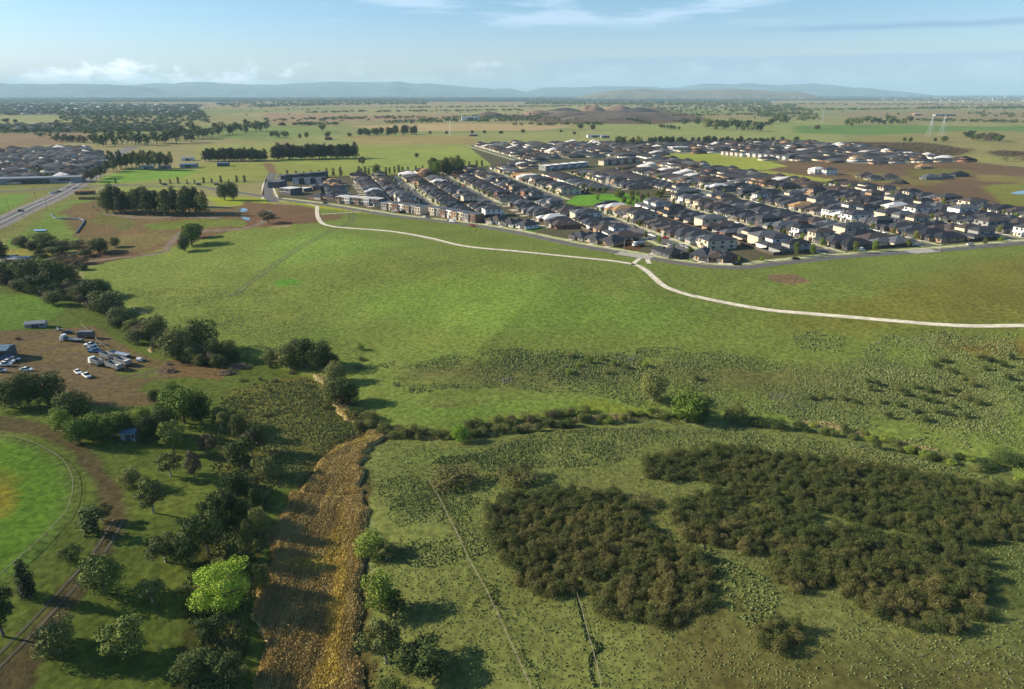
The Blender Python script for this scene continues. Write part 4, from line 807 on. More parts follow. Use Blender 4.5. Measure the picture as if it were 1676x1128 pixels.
# --- park and riverside, lower left
for a in [
 (372, 992, 118, 92, 'broad_tree', 'lime', 'lime', 'bright lime green rounded tree beside the golden reed channel'),
 (172, 970, 68, 68, 'gum_tree', 'round', 'gumlight', 'rounded light green tree beside the dirt track, between conifer and reeds'),
 (47, 977, 38, 68, 'conifer', 'conifer', 'pine', 'dark pointed conifer near the oval fence'),
 (6, 1042, 62, 82, 'gum_tree', 'gum', 'dark', 'dark spreading tree cut by the left edge of the picture'),
 (98, 1068, 64, 58, 'gum_tree', 'round', 'gum', 'rounded tree left of the track near the bottom left corner'),
 (205, 1070, 80, 64, 'gum_tree', 'gum', 'gumlight', 'open grey-green gum casting a long shadow at the bottom left'),
 (250, 986, 44, 42, 'gum_tree', 'gum', 'gum', 'small gum in the shade right of the light green rounded tree'),
 (118, 916, 40, 32, 'bush', 'shrub', 'dark', 'low dark bush beside the track above the conifer'),
 (152, 872, 34, 44, 'gum_tree', 'poplar', 'dark', 'slim dark tree right of the oval fence'),
 (168, 852, 34, 30, 'gum_tree', 'gum', 'gum', 'thin gum joined to the slim dark tree by the track'),
 (272, 920, 54, 50, 'gum_tree', 'gum', 'gum', 'leftmost gum of the clump above the lime tree'),
 (308, 922, 54, 56, 'gum_tree', 'round', 'dark', 'dark middle tree of the clump above the lime tree'),
 (342, 908, 60, 74, 'gum_tree', 'gum', 'dark', 'tallest tree of the clump above the lime tree'),
 (348, 866, 42, 56, 'gum_tree', 'gum', 'dark', 'dark tree at the top of the clump above the lime tree'),
 (252, 840, 52, 62, 'gum_tree', 'gum', 'gum', 'leaning gum with pale twisted trunk on the park lawn'),
 (215, 795, 37, 34, 'gum_tree', 'round', 'gum', 'small rounded gum on the lawn nearest the dirt track'),
 (280, 779, 42, 42, 'gum_tree', 'gum', 'gum', 'gum above the pale-trunked leaning tree on the lawn'),
 (320, 788, 30, 52, 'gum_tree', 'gum', 'brown', 'thin brownish tall tree on the lawn by the creek scrub'),
 (341, 746, 34, 36, 'gum_tree', 'gum', 'brown', 'dark brown-topped tree on the lawn right of the shed'),
 (285, 738, 42, 52, 'gum_tree', 'gum', 'gumlight', 'olive gum on the lawn just right of the small shed'),
 (362, 703, 42, 38, 'gum_tree', 'gum', 'scrub', 'pale olive tree at the end of the big grove shadow'),
 (254, 661, 20, 25, 'gum_tree', 'round', 'dark', 'small lone tree on bare earth above the grove'),
 (302, 692, 62, 60, 'grove_tree', 'round', 'hedge', 'largest bright green tree at the right end of the grove'),
 (330, 694, 40, 50, 'grove_tree', 'round', 'dark', 'dark tree behind the largest tree of the grove'),
 (285, 668, 36, 42, 'grove_tree', 'round', 'hedge', 'grove tree at the upper edge beside the lone small tree'),
 (130, 724, 46, 44, 'grove_tree', 'round', 'hedge', 'rounded tree at the lower left front of the grove'),
 (102, 706, 38, 40, 'grove_tree', 'round', 'hedge', 'leftmost rounded tree of the grove'),
 (124, 690, 58, 56, 'grove_tree', 'round', 'dark', 'wide dark tree at the upper left of the grove'),
 (154, 716, 42, 42, 'grove_tree', 'round', 'hedge', 'grove tree second along the lower front row'),
 (186, 716, 40, 42, 'grove_tree', 'round', 'hedge', 'grove tree third along the lower front row'),
 (206, 712, 34, 40, 'grove_tree', 'round', 'dark', 'dark grove tree just behind the small shed on its left'),
 (237, 706, 32, 42, 'grove_tree', 'round', 'hedge', 'grove tree rising above the small shed roof'),
 (246, 722, 34, 44, 'grove_tree', 'round', 'dark', 'dark grove tree touching the right side of the small shed'),
 (270, 712, 44, 50, 'grove_tree', 'round', 'dark', 'dark grove tree between the shed and the largest tree'),
 (20, 668, 54, 52, 'gum_tree', 'gum', 'gum', 'gum at the left edge below the yard'),
 (48, 664, 42, 58, 'gum_tree', 'gum', 'gum', 'middle gum of the three below the yard vehicles'),
 (80, 662, 64, 56, 'gum_tree', 'gum', 'dark', 'spreading dark gum right of the three below the yard'),
 (398, 772, 46, 56, 'gum_tree', 'gum', 'dark', 'dark tree in the creek scrub left of the reeds'),
 (412, 745, 40, 42, 'gum_tree', 'gum', 'brown', 'brownish tree in the creek scrub above the reed channel'),
 (390, 818, 44, 50, 'gum_tree', 'round', 'dark', 'dark tree in shade beside the reed channel top'),
 (372, 850, 46, 50, 'gum_tree', 'gum', 'dark', 'dark tree beside the reeds above the lime tree'),
 (345, 1050, 50, 45, 'gum_tree', 'gum', 'dark', 'dark scrubby tree below the lime tree'),
 (316, 1108, 58, 46, 'gum_tree', 'round', 'dark', 'dark scrubby tree at the bottom edge left of the reeds'),
 (372, 1112, 54, 48, 'gum_tree', 'gum', 'dark', 'dark scrubby tree touching the reeds at the bottom edge'),
 (608, 910, 54, 46, 'willow', 'round', 'hedge', 'bright round tree on the right bank of the reeds'),
 (632, 916, 34, 30, 'willow', 'gum', 'scrub', 'dull small tree beside the bright round bank tree'),
 (624, 1002, 54, 66, 'willow', 'round', 'hedge', 'tall green tree mid way down the right bank of the reeds'),
 (648, 1010, 40, 40, 'willow', 'gum', 'dark', 'dark low tree right of the tall green bank tree'),
 (632, 1085, 74, 76, 'gum_tree', 'gum', 'gum', 'big gum with bare pale limbs at the lower right bank'),
 (690, 1104, 92, 52, 'gum_tree', 'gum', 'dark', 'leaning dark tree with bare boughs at the lower right bank'),
 (637, 1140, 50, 40, 'bush', 'shrub', 'dark', 'dark bush on the right bank at the bottom edge'),
 # creek line up the left
 (303, 412, 20, 24, 'gum_tree', 'round', 'dark', 'small dark round tree at the lower end of the lone field clump'),
 (314, 402, 34, 36, 'gum_tree', 'round', 'hedge', 'larger tree of the lone clump at the meadow corner'),
 (324, 390, 22, 24, 'gum_tree', 'round', 'dark', 'upper tree of the lone clump at the meadow corner'),
 (368, 328, 22, 26, 'gum_tree', 'gum', 'dark', 'left tree of the pair by the earthworks pond'),
 (382, 328, 22, 28, 'gum_tree', 'gum', 'dark', 'right tree of the pair by the earthworks pond'),
 (73, 404, 36, 24, 'gum_tree', 'gum', 'gum', 'broad dark gum below the small brown pond'),
 (36, 404, 28, 18, 'gum_tree', 'gum', 'brown', 'low brown tree left of the broad gum near the pond'),
 (162, 414, 38, 25, 'gum_tree', 'round', 'dark', 'dense rounded dark tree at the corner of the earthworks'),
 (188, 405, 18, 17, 'gum_tree', 'gum', 'gum', 'small sparse tree beside the blue pipe material'),
 (105, 406, 26, 16, 'bush', 'shrub', 'brown', 'brown scrub bush right of the broad gum'),
 (128, 406, 30, 16, 'bush', 'shrub', 'brown', 'wide brown scrub bush left of the dense rounded tree'),
 (100, 430, 36, 18, 'bush', 'shrub', 'brown', 'brown bare bushes below the mown strip at left'),
 (135, 432, 28, 16, 'bush', 'shrub', 'brown', 'brown bare bush at the right end of the mown strip'),
 (4, 430, 24, 40, 'gum_tree', 'pine', 'dark', 'tall dark tree at the left edge by a farmhouse roof'),
 (12, 462, 44, 36, 'gum_tree', 'gum', 'dark', 'dark tree at the left edge where the creek leaves'),
 (48, 466, 44, 44, 'gum_tree', 'gum', 'gum', 'brown-green tree on the creek near the left edge'),
 (72, 462, 44, 40, 'gum_tree', 'round', 'gumlight', 'yellowish green tree on the creek left of the meadow corner'),
 (95, 472, 48, 46, 'gum_tree', 'gum', 'dark', 'dark tree under the yellowish creek tree'),
 (116, 468, 38, 34, 'gum_tree', 'gum', 'gum', 'last creek tree before the meadow corner'),
 (62, 482, 44, 34, 'gum_tree', 'round', 'dark', 'dark low tree on the creek above the left lawn'),
 (88, 499, 36, 25, 'gum_tree', 'gum', 'gum', 'flat-topped tree on the lawn beside the creek'),
 (132, 492, 36, 28, 'gum_tree', 'round', 'gum', 'rounded creek tree just inside the meadow corner'),
 (160, 490, 42, 34, 'gum_tree', 'round', 'dark', 'dark rounded creek tree touching the meadow edge'),
 (178, 512, 54, 38, 'gum_tree', 'round', 'gum', 'wide creek tree below the meadow corner trees'),
 (196, 530, 40, 30, 'gum_tree', 'gum', 'gum', 'creek tree left of the amber reed patch'),
 (217, 544, 30, 24, 'bush', 'shrub', 'hedge', 'bright green bush in the creek above the yard'),
 (225, 562, 34, 26, 'gum_tree', 'gum', 'gum', 'small creek tree above the parked trailers'),
 (256, 556, 48, 42, 'gum_tree', 'round', 'gum', 'rounded creek tree with the amber reeds at its foot'),
 (290, 587, 54, 52, 'gum_tree', 'gum', 'gum', 'tall gum on the creek above the dirt yard tip'),
 (330, 578, 56, 54, 'gum_tree', 'gum', 'dark', 'tallest dark gum in the creek group above the yard'),
 (318, 592, 40, 34, 'gum_tree', 'round', 'gum', 'low rounded tree in front of the tallest dark gum'),
 (350, 590, 40, 38, 'gum_tree', 'gum', 'dark', 'dark tree right of the tallest gum on the creek'),
 (378, 590, 32, 36, 'gum_tree', 'gum', 'gum', 'last gum of the group before the creek gap'),
 # clump in the middle
 (448, 594, 40, 28, 'creek_tree', 'round', 'gum', 'leftmost tree of the middle creek clump'),
 (474, 602, 46, 42, 'creek_tree', 'gum', 'gum', 'second tree from the left in the middle creek clump'),
 (500, 600, 48, 50, 'creek_tree', 'gum', 'dark', 'tallest tree of the middle creek clump'),
 (524, 604, 46, 46, 'creek_tree', 'gum', 'dark', 'dark tree at the right of the middle creek clump'),
 (484, 584, 38, 30, 'creek_tree', 'round', 'gum', 'tree at the back of the middle creek clump'),
 (542, 600, 32, 24, 'creek_tree', 'gum', 'dark', 'low dark tree at the right tip of the middle clump'),
 (550, 628, 38, 38, 'creek_tree', 'gum', 'gum', 'tree just below the middle creek clump'),
 (548, 664, 44, 48, 'creek_tree', 'gum', 'gum', 'tree with pale bare limbs above the golden reeds'),
 (572, 662, 40, 42, 'creek_tree', 'gum', 'dark', 'dark twin of the pale-limbed tree above the reeds'),
 (584, 684, 38, 24, 'bush', 'shrub', 'dark', 'dark bush where the creek meets the reed channel'),
 (606, 690, 36, 24, 'bush', 'shrub', 'gum', 'rounded grey-green bush at the creek bend'),
 (752, 724, 32, 30, 'bush', 'round', 'lime', 'vivid green round bush on the creek bank'),
 (1068, 656, 48, 48, 'gum_tree', 'gum', 'gum', 'grey gum with bare limbs on the meadow side of the creek'),
 (1122, 690, 56, 52, 'gum_tree', 'gum', 'hedge', 'big leafy green tree astride the creek'),
 (1144, 692, 32, 40, 'gum_tree', 'gum', 'dark', 'dark right half of the big leafy creek pair'),
 (1078, 682, 38, 16, 'bush', 'shrub', 'gum', 'low bush on the creek left of the big leafy tree'),
 (1202, 690, 42, 34, 'gum_tree', 'round', 'gum', 'rounded tree on the creek right of the big leafy tree'),
 (1240, 696, 36, 20, 'bush', 'shrub', 'dark', 'dark bush on the creek right of the rounded tree'),
 (1272, 702, 38, 24, 'bush', 'shrub', 'dark', 'darkest bush at the end of the middle creek reach'),
 (742, 792, 84, 28, 'shrub_clump', 'shrub', 'brush', 'long low shrub clump at the upper end of the fence line'),
 (846, 786, 78, 27, 'shrub_clump', 'shrub', 'brush', 'long low shrub clump right of the fence line end'),
 (1054, 826, 50, 24, 'shrub_clump', 'shrub', 'brush', 'green shrub clump between the two big thickets'),
 (1612, 766, 40, 24, 'bush', 'shrub', 'dark', 'dark creek bush near the right edge, nearest the thicket'),
 (1650, 760, 60, 30, 'bush', 'shrub', 'dark', 'widest dark creek bush at the right edge'),
 (1680, 790, 50, 26, 'bush', 'shrub', 'hedge', 'green bush cut by the right edge above the thicket'),
]:
    cat = 'bush' if a[4] in ('bush', 'shrub_clump') else 'tree'
    if a[5] == 'gum' and a[1] < 700: a = a[:5]+('round',)+a[6:]
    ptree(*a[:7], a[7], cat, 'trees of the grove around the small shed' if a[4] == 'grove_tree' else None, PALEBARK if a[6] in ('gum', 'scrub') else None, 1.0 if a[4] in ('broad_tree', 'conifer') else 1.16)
def belt(pts, label, group, leafs, w, h):
    pts = sorted(pts)
    for i, (px, py) in enumerate(pts): ptree(px, py, w*R.uniform(0.7, 1.3), h*R.uniform(0.75, 1.25), 'creek_tree', 'round', R.choice(leafs), f"{label}, {nth(i)} from the left", 'tree', group)
CP = [(-10, 455), (30, 468), (70, 478), (110, 482), (150, 500), (185, 520), (215, 538), (250, 562), (290, 586), (330, 592), (380, 596)]
bp = []
for (a0, b0), (a1, b1) in zip(CP[:-1], CP[1:]):
    for k in range(7): f = R.random(); bp.append((a0+(a1-a0)*f+R.uniform(-8, 8), b0+(b1-b0)*f+R.uniform(-7, 9)))
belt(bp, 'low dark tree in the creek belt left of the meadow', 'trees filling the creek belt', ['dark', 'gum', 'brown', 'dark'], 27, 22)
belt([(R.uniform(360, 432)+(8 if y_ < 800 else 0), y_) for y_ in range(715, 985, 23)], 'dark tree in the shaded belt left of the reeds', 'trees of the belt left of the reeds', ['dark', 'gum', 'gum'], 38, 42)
belt([(R.uniform(0, 145), R.uniform(400, 446)) for _ in range(16)], 'bare brownish tree between pond and creek', 'trees between the pond and the creek', ['brown', 'dark', 'gum'], 22, 15)
belt([(590+i*17+R.uniform(-6, 6), 703+(10 if i > 1 else 0)-(0 if i < 10 else (i-10)*1.6)+R.uniform(-4, 4)) for i in range(34)], 'small tree standing in the creek line below the meadow', 'small trees in the creek line', ['gum', 'dark', 'scrub', 'hedge'], 22, 16)
# --- small meadow shrubs and the creek-side bushes, told apart by order from the left
def shrubs(pts, label, group, leafs, w, h, name='bush'):
    pts = sorted(pts)
    for i, (px, py) in enumerate(pts):
        ptree(px, py, w*R.uniform(0.75, 1.3), h*R.uniform(0.8, 1.25), name, 'shrub', R.choice(leafs), f"{label}, {nth(i)} from the left", 'bush', group)
shrubs([(931, 612), (948, 600), (966, 594), (992, 612), (1004, 598), (1024, 604), (1056, 600), (935, 585), (985, 590), (590, 573), (590, 590), (1138, 622)], 'small bush with long shadow on the rough meadow slope', 'small bushes on the meadow slope', ['gum', 'scrub', 'hedge'], 15, 13)
shrubs([(625+R.uniform(-6, 6)+i*11.5, 700+R.uniform(-4, 5)+(14 if 4 < i < 12 else (6 if i < 5 else -(i-12)*1.3))) for i in range(30)], 'low grey-green creek bush between reeds and big tree', 'low bushes along the creek', ['gum', 'scrub', 'brown', 'gum'], 24, 17)
shrubs([(1300+i*11+R.uniform(-5, 5), 692+i*2.6+R.uniform(-8, 10)) for i in range(28)], 'dark bush beside the dry creek at the right', 'bushes along the right creek', ['gum', 'dark', 'hedge'], 22, 16)
def scatter(pg, n, rng=R):
    a = np.array(pg); lo, hi = a.min(0), a.max(0); out = []
    while len(out) < n:
        x, y = rng.uniform(lo[0], hi[0]), rng.uniform(lo[1], hi[1])
        if ins(x, y, pg): out.append((x, y))
    return out
sl = [(1420, 626), (1436, 632), (1422, 640), (1470, 640), (1482, 648), (1496, 636), (1510, 655), (1520, 642), (1530, 660), (1545, 648), (1562, 612), (1575, 622), (1590, 632), (1558, 640), (1580, 655), (1600, 662), (1530, 676), (1548, 680), (1500, 676), (1512, 690), (1600, 585), (1620, 592), (1640, 600), (1655, 588), (1612, 606), (1650, 622), (1668, 612), (1672, 640), (1560, 668), (1580, 684), (1470, 665), (1440, 660), (1455, 685), (1400, 660), (1380, 655), (1345, 652), (1330, 655), (1540, 592), (1528, 600), (1550, 605)]
shrubs(sl, 'dark spiky bush on the tussocky right-hand slope', 'dark bushes on the right slope', ['dark', 'pine', 'dark', 'gum'], 18, 13)
shrubs([(R.uniform(300, 410), y) for y in range(970, 1128, 11)]+[(R.uniform(385, 425), y) for y in range(760, 960, 22)], 'dark scrub bush left of the reed channel', 'scrub bushes left of the reeds', ['dark', 'gum', 'scrub', 'dark'], 26, 20)
shrubs([(R.uniform(380, 600), R.uniform(600, 690)) for _ in range(18)], 'low scrub bush in the tussock flat above the reeds', 'scrub bushes above the reeds', ['scrub', 'brown', 'gum'], 13, 9)
# --- the thickets
TH_ = [('left thicket', [(820, 818), (900, 805), (1010, 812), (1050, 848), (1058, 880), (1120, 905), (1165, 942), (1160, 985), (1110, 1022), (1040, 1018), (985, 1000), (960, 965), (870, 975), (825, 935), (803, 900), (800, 850)]),
       ('middle thicket', [(1108, 826), (1180, 806), (1250, 806), (1330, 842), (1335, 878), (1280, 902), (1190, 905), (1130, 885), (1105, 855)]),
       ('small thicket between the larger ones', [(1262, 912), (1340, 872), (1415, 865), (1420, 890), (1372, 950), (1300, 970), (1265, 945)]),
       ('long upper thicket', [(1058, 758), (1120, 742), (1190, 738), (1300, 748), (1450, 768), (1600, 794), (1800, 830), (1850, 900), (1680, 884), (1560, 886), (1500, 876), (1410, 860), (1345, 836), (1270, 800), (1190, 792), (1120, 788), (1060, 785)]),
       ('lower right thicket', [(1370, 920), (1440, 882), (1560, 884), (1602, 915), (1618, 960), (1606, 1008), (1560, 1036), (1500, 1032), (1420, 1004), (1372, 975)]),
       ('small clump at the bottom right', [(1225, 1030), (1262, 1018), (1305, 1026), (1310, 1050), (1260, 1072), (1232, 1055)])]
bush = []
for nm, pg in TH_:
    w = poly(pg); a = np.array(w); lo, hi = a.min(0), a.max(0); pts = []
    for _ in range(26000):
        x, y = R.uniform(lo[0]-2, hi[0]+2), R.uniform(lo[1]-2, hi[1]+2); jx, jy = (float(fbm([x], [y], 7)[0])-0.5)*4, (float(fbm([x+50], [y], 7)[0])-0.5)*4
        if ins(x+jx, y+jy, w) and all((x-p[0])**2+(y-p[1])**2 > 2.3**2 for p in pts) and float(fbm([x], [y+99], 9)[0]) > 0.25: pts.append((x, y))
        if len(pts) > 1500: break
    bush += [(x, y, nm) for x, y in pts]
bush = [b for b in bush if proj(b[0], b[1], 0)[0] < 1700]
bush.sort(key=lambda b: b[0]**2+b[1]**2)
ctr = {nm: np.array([proj(b[0], b[1], 0) for b in bush if b[2] == nm]) for nm, _ in TH_}
def part(x, y, nm):
    if len(ctr[nm]) < 40: return 'middle'
    q = proj(x, y, 0); a = ctr[nm]; fx = (a[:, 0] < q[0]).mean(); fy = (a[:, 1] < q[1]).mean()
    v_ = 'top' if fy < .25 else 'upper middle' if fy < .5 else 'lower middle' if fy < .75 else 'bottom'; h_ = 'far left' if fx < .2 else 'left' if fx < .4 else 'centre' if fx < .6 else 'right' if fx < .8 else 'far right'
    return v_+' '+h_
for x, y, nm in bush[:300]:
    s = R.uniform(0.8, 1.25); tree('thicket_shrub', 'shrub', 'brush', (x, y, Tz(x, y)-0.2), 4.3*s, 3.3*s*R.uniform(0.7, 1.2), f"olive-brown shrub in the {part(x, y, nm)} of the {nm}", 'shrub', f"shrubs in the {part(x, y, nm)} of the {nm}")
def merge(name, items, kind, leaf, label, keep=None, grow=1.0):
    """many far plants of one kind in one mesh"""
    VV = []; n0 = 0; sets = []
    for tr, cr in PROTO[kind]:
        v = np.empty(len(cr.vertices)*3, np.float32); cr.vertices.foreach_get('co', v); v = v.reshape(-1, 4, 3)
        sets.append(v)
    for (x, y, z, w, h) in items:
        v = sets[R.randrange(len(sets))]
        if keep: v = v[NR.choice(len(v), keep, replace=False)]; 
        if grow != 1: mid = v.mean(1, keepdims=True); v = mid+(v-mid)*grow
        D0, H0 = PDIM[kind]; a = R.random()*6.28; c, s = math.cos(a)*w/D0, math.sin(a)*w/D0
        q = np.stack([v[..., 0]*c-v[..., 1]*s+x, v[..., 0]*s+v[..., 1]*c+y, v[..., 2]*h/H0+z], -1); VV.append(q.reshape(-1, 3))
    V = np.concatenate(VV); me = np_mesh(name, V, np.arange(len(V)).reshape(-1, 4)); return struct(obj(name, me, LM[leaf]), 'stuff', label)
rest = [(x, y, Tz(x, y)-0.2, 4.3*R.uniform(0.75, 1.3), 3.2*R.uniform(0.6, 1.25)) for x, y, nm in bush[300:]]
print('bushes', len(bush))
if rest: merge('thicket_shrub', rest, 'shrub', 'brush', 'olive-brown shrubs filling the far parts of the thickets')

# ---------------------------------------------------------------- tree rows, groves and far woods
def band(px0, py0, px1, py1, n, w, h, kind, leaf, name, label, group, jx=0.4, jy=1.0, cat='tree'):
    pts = sorted((px0+(px1-px0)*(i+0.5+R.uniform(-jx, jx))/n, py0+(py1-py0)*(i+0.5)/n+R.uniform(-jy, jy)) for i in range(n))
    for i, (px, py) in enumerate(pts):
        ptree(px, py, w*R.uniform(0.8, 1.25), h*R.uniform(0.82, 1.12), name, kind, R.choice(leaf) if isinstance(leaf, list) else leaf, f"{label}, {nth(i)} from the left", cat, group)
band(168, 350, 345, 351, 17, 22, 44, 'pine', ['pine', 'dark', 'gum'], 'pine_tree', 'tall pine along the front of the grove by the earthworks', 'pines of the grove by the earthworks', jy=3)
band(176, 340, 330, 338, 12, 22, 34, 'pine', ['pine', 'gum', 'dark'], 'pine_tree', 'pine in the back of the grove by the earthworks', 'pines of the grove by the earthworks', jy=2)
band(446, 262, 584, 259, 30, 16, 26, 'pine', 'pine', 'shelterbelt_tree', 'dark pine of the longest windbreak hedge row', 'pines of the windbreak right of the gap')
band(336, 264, 436, 263, 22, 14, 22, 'pine', 'pine', 'shelterbelt_tree', 'dark pine of the windbreak left of the gap', 'pines of the windbreak left of the gap')
band(182, 279, 285, 276, 16, 13, 30, 'gum', ['gum', 'dark', 'pine'], 'gum_tree', 'tall gum in the belt beside the highway fields', 'gums of the belt beside the highway', jy=3)
band(140, 300, 215, 268, 14, 14, 20, 'gum', ['gum', 'dark', 'brown'], 'gum_tree', 'roadside gum right of the highway', 'gums along the highway', jy=3)
band(150, 240, 330, 229, 24, 15, 22, 'far', ['gum', 'dark'], 'gum_tree', 'gum in the long belt behind the town', 'gums of the long belt', jy=4)
band(300, 228, 440, 214, 20, 13, 18, 'far', ['gum', 'dark'], 'gum_tree', 'gum in the belt running away beyond the windbreaks', 'gums of the far belt', jy=3)
band(92, 232, 155, 235, 8, 13, 12, 'far', ['gum', 'brown'], 'gum_tree', 'dull low tree right of the brown field', 'trees by the brown field')
band(440, 226, 475, 226, 5, 9, 10, 'far', 'dark', 'tree', 'tree of the short row in the left pasture', 'trees of the short row')
band(588, 222, 628, 221, 6, 11, 12, 'round', 'dark', 'tree', 'rounded tree in the left half of the mid-field row', 'trees of the mid-field row')
band(630, 222, 686, 220, 7, 12, 15, 'round', 'dark', 'tree', 'rounded tree in the right half of the mid-field row', 'trees of the mid-field row')
band(706, 284, 758, 286, 9, 17, 26, 'round', ['dark', 'hedge', 'gum'], 'tree', 'round tree of the grove behind the estate', 'trees of the grove behind the estate', jy=3)
band(700, 276, 752, 278, 6, 16, 22, 'round', ['dark', 'gum'], 'tree', 'tree at the back of the estate grove', 'trees of the grove behind the estate', jy=2)
band(1008, 238, 1052, 238, 7, 10, 15, 'far', ['gum', 'dark'], 'gum_tree', 'tree in the left part of the belt behind the estate', 'trees behind the estate')
band(1058, 237, 1122, 236, 11, 9, 13, 'round', 'pine', 'pine_tree', 'dark pine in the middle belt behind the estate', 'trees behind the estate')
band(1132, 235, 1215, 235, 11, 10, 12, 'round', 'pine', 'pine_tree', 'rounded pine in the right belt behind the estate', 'trees behind the estate')
band(1222, 235, 1266, 235, 7, 9, 10, 'round', 'pine', 'pine_tree', 'dark tree beyond the right end of the pine belts', 'trees behind the estate')
band(1150, 212, 1250, 214, 14, 13, 17, 'far', ['gum', 'dark'], 'gum_tree', 'gum round the farmhouse beyond the estate', 'trees of the farm grove', jy=3)
band(1380, 205, 1490, 202, 18, 10, 12, 'far', ['dark', 'gum'], 'gum_tree', 'tree of the farm wood below the far pasture', 'trees of the right farm wood', jy=3)
band(1010, 194, 1065, 205, 14, 7, 6, 'far', 'dark', 'hedge_tree', 'small tree of the slanting hedge past the quarry', 'trees of the slanting hedge', jy=0.5)
band(1078, 210, 1112, 213, 8, 7, 7, 'far', 'dark', 'hedge_tree', 'small tree of the lower slanting hedge past the quarry', 'trees of the slanting hedge', jy=0.5)
band(1580, 228, 1640, 233, 12, 14, 13, 'far', ['brown', 'dark'], 'scrub_tree', 'brown scrubby tree in the thicket at the far right', 'trees of the right scrub', jy=3)
band(1258, 202, 1290, 198, 8, 10, 10, 'far', ['gum', 'dark'], 'gum_tree', 'gum on the pasture right of the farm grove', 'gums on the right pasture', jy=4)
for i, (px, py, s) in enumerate([(190, 301, 9), (263, 302, 10), (279, 301, 9), (292, 301, 12), (307, 302, 9), (319, 301, 8), (334, 301, 12), (347, 300, 9), (362, 299, 13), (375, 301, 8), (388, 299, 13), (401, 299, 13), (459, 292, 9), (471, 291, 14), (485, 290, 11), (498, 290, 10), (510, 289, 11), (523, 288, 11), (535, 287, 13), (546, 288, 14), (558, 289, 17), (588, 286, 15), (592, 286, 12), (598, 285, 14), (604, 286, 12), (620, 284, 13), (632, 284, 12), (638, 284, 11), (646, 283, 12), (653, 283, 14), (659, 284, 12), (668, 282, 10), (681, 281, 11), (692, 281, 11), (768, 274, 11), (780, 273, 12), (789, 273, 12)]):
    ptree(px, py, s*0.48, s, 'young_street_tree', 'poplar', 'pine', f"slim dark upright tree of the row behind the estate, {nth(i)} from the left", 'tree', 'slim trees of the row behind the estate')
for a in [(616, 288, 16, 20, 'round', 'dark', 'dark round tree rising behind the estate roofs, tallest there'), (593, 272, 14, 17, 'gum', 'brown', 'sparse bare gum alone in the field behind the estate'), (682, 258, 9, 8, 'round', 'brown', 'small brown tree alone in the green field'),
          (572, 224, 9, 7, 'round', 'dark', 'round tree just left of the mid-field row'), (537, 228, 11, 13, 'gum', 'dark', 'tree beside the small farm shed in the left pasture'), (502, 226, 9, 10, 'round', 'dark', 'rounder of two single trees in the left pasture'), (491, 227, 8, 9, 'round', 'gum', 'left one of two single trees in the left pasture'),
          (528, 216, 16, 14, 'gum', 'gum', 'large gum above the small farm shed'), (704, 220, 6, 6, 'round', 'dark', 'tiny tree left of the white mast'), (731, 220, 7, 6, 'round', 'dark', 'dark tree at the foot of the white mast'), (773, 219, 7, 6, 'round', 'dark', 'first single tree right of the white mast'),
          (793, 219, 7, 6, 'round', 'dark', 'second single tree right of the white mast'), (820, 219, 10, 5, 'round', 'dark', 'low wide tree third right of the white mast'), (856, 218, 9, 7, 'round', 'dark', 'single tree in the field above the estate corner'), (918, 217, 6, 5, 'round', 'dark', 'tiny tree left of the small farm clump'),
          (940, 221, 7, 6, 'round', 'brown', 'brown tree below the small farm clump'), (950, 211, 14, 9, 'round', 'gum', 'left tree of the small farm clump'), (970, 213, 12, 10, 'round', 'dark', 'right tree of the small farm clump'), (1120, 206, 14, 12, 'gum', 'gum', 'left gum of the pair by the slanting hedge'),
          (1141, 207, 12, 14, 'gum', 'dark', 'right gum of the pair by the slanting hedge'), (1337, 214, 14, 10, 'gum', 'brown', 'brown tree on the pasture left of the pylons'), (1480, 232, 8, 8, 'round', 'dark', 'left tree of the pair by the brown field edge'), (1490, 232, 8, 8, 'round', 'dark', 'right tree of the pair by the brown field edge'),
          (1530, 232, 8, 7, 'round', 'dark', 'small tree right under the left pylon'), (1545, 232, 13, 10, 'round', 'dark', 'larger tree right under the right pylon'), (1280, 232, 9, 9, 'round', 'dark', 'left of two trees at the top right of the estate'), (1303, 232, 12, 9, 'round', 'dark', 'right of two trees at the top right of the estate'),
          (10, 201, 15, 7, 'round', 'dark', 'larger tree on the pale field at the left edge'), (26, 201, 10, 6, 'round', 'dark', 'smaller tree on the pale field near the left edge'), (432, 357, 22, 14, 'round', 'brown', 'brown leafless bush on the ploughed paddock corner'), (440, 366, 30, 22, 'gum', 'brown', 'brown thorny tree at the paddock edge'),
          (978, 328, 8, 12, 'poplar', 'hedge', 'young tree standing alone on the small green park')]:
    ptree(*a[:4], 'tree', a[4], a[5], a[6])
# park trees, street trees
pk = [(R.uniform(1008, 1088), R.uniform(318, 336)) for _ in range(26)]+[(R.uniform(930, 1010), R.uniform(310, 317)) for _ in range(7)]
for i, (px, py) in enumerate(sorted(pk)): ptree(px, py, R.uniform(7, 11), R.uniform(8, 13), 'park_tree', 'round', R.choice(['gum', 'hedge', 'brown', 'scrub']), f"young park tree among the estate houses, {nth(i)} from the left", 'tree', 'trees of the small park')
ns = 0
for v, pts in runs:
    for i in range(3, len(pts)-1, 3):
        for k in (-1, 1):
            if ns > 170 or math.hypot(*pts[i]) > 900 or R.random() < 0.35: continue
            w = 5.5 if v == 216 else 3.75; x = pts[i][0]+k*(w+1.5)*math.cos(TH); y = pts[i][1]+k*(w+1.5)*math.sin(TH)
            if proj(x, y, 0)[0] > 1690: continue
            s = R.uniform(3.2, 6.5); ns += 1
            tree('street_tree', 'round', R.choice(['gum', 'hedge', 'scrub', 'gumlight']), (x, y, Tz(x, y)), s*0.62, s, f"small verge tree, {nth(i//3)} from the meadow, {'right' if k > 0 else 'left'} kerb, {streetname[v].replace('right of the', 'beyond')}", 'tree', 'street trees of the estate')
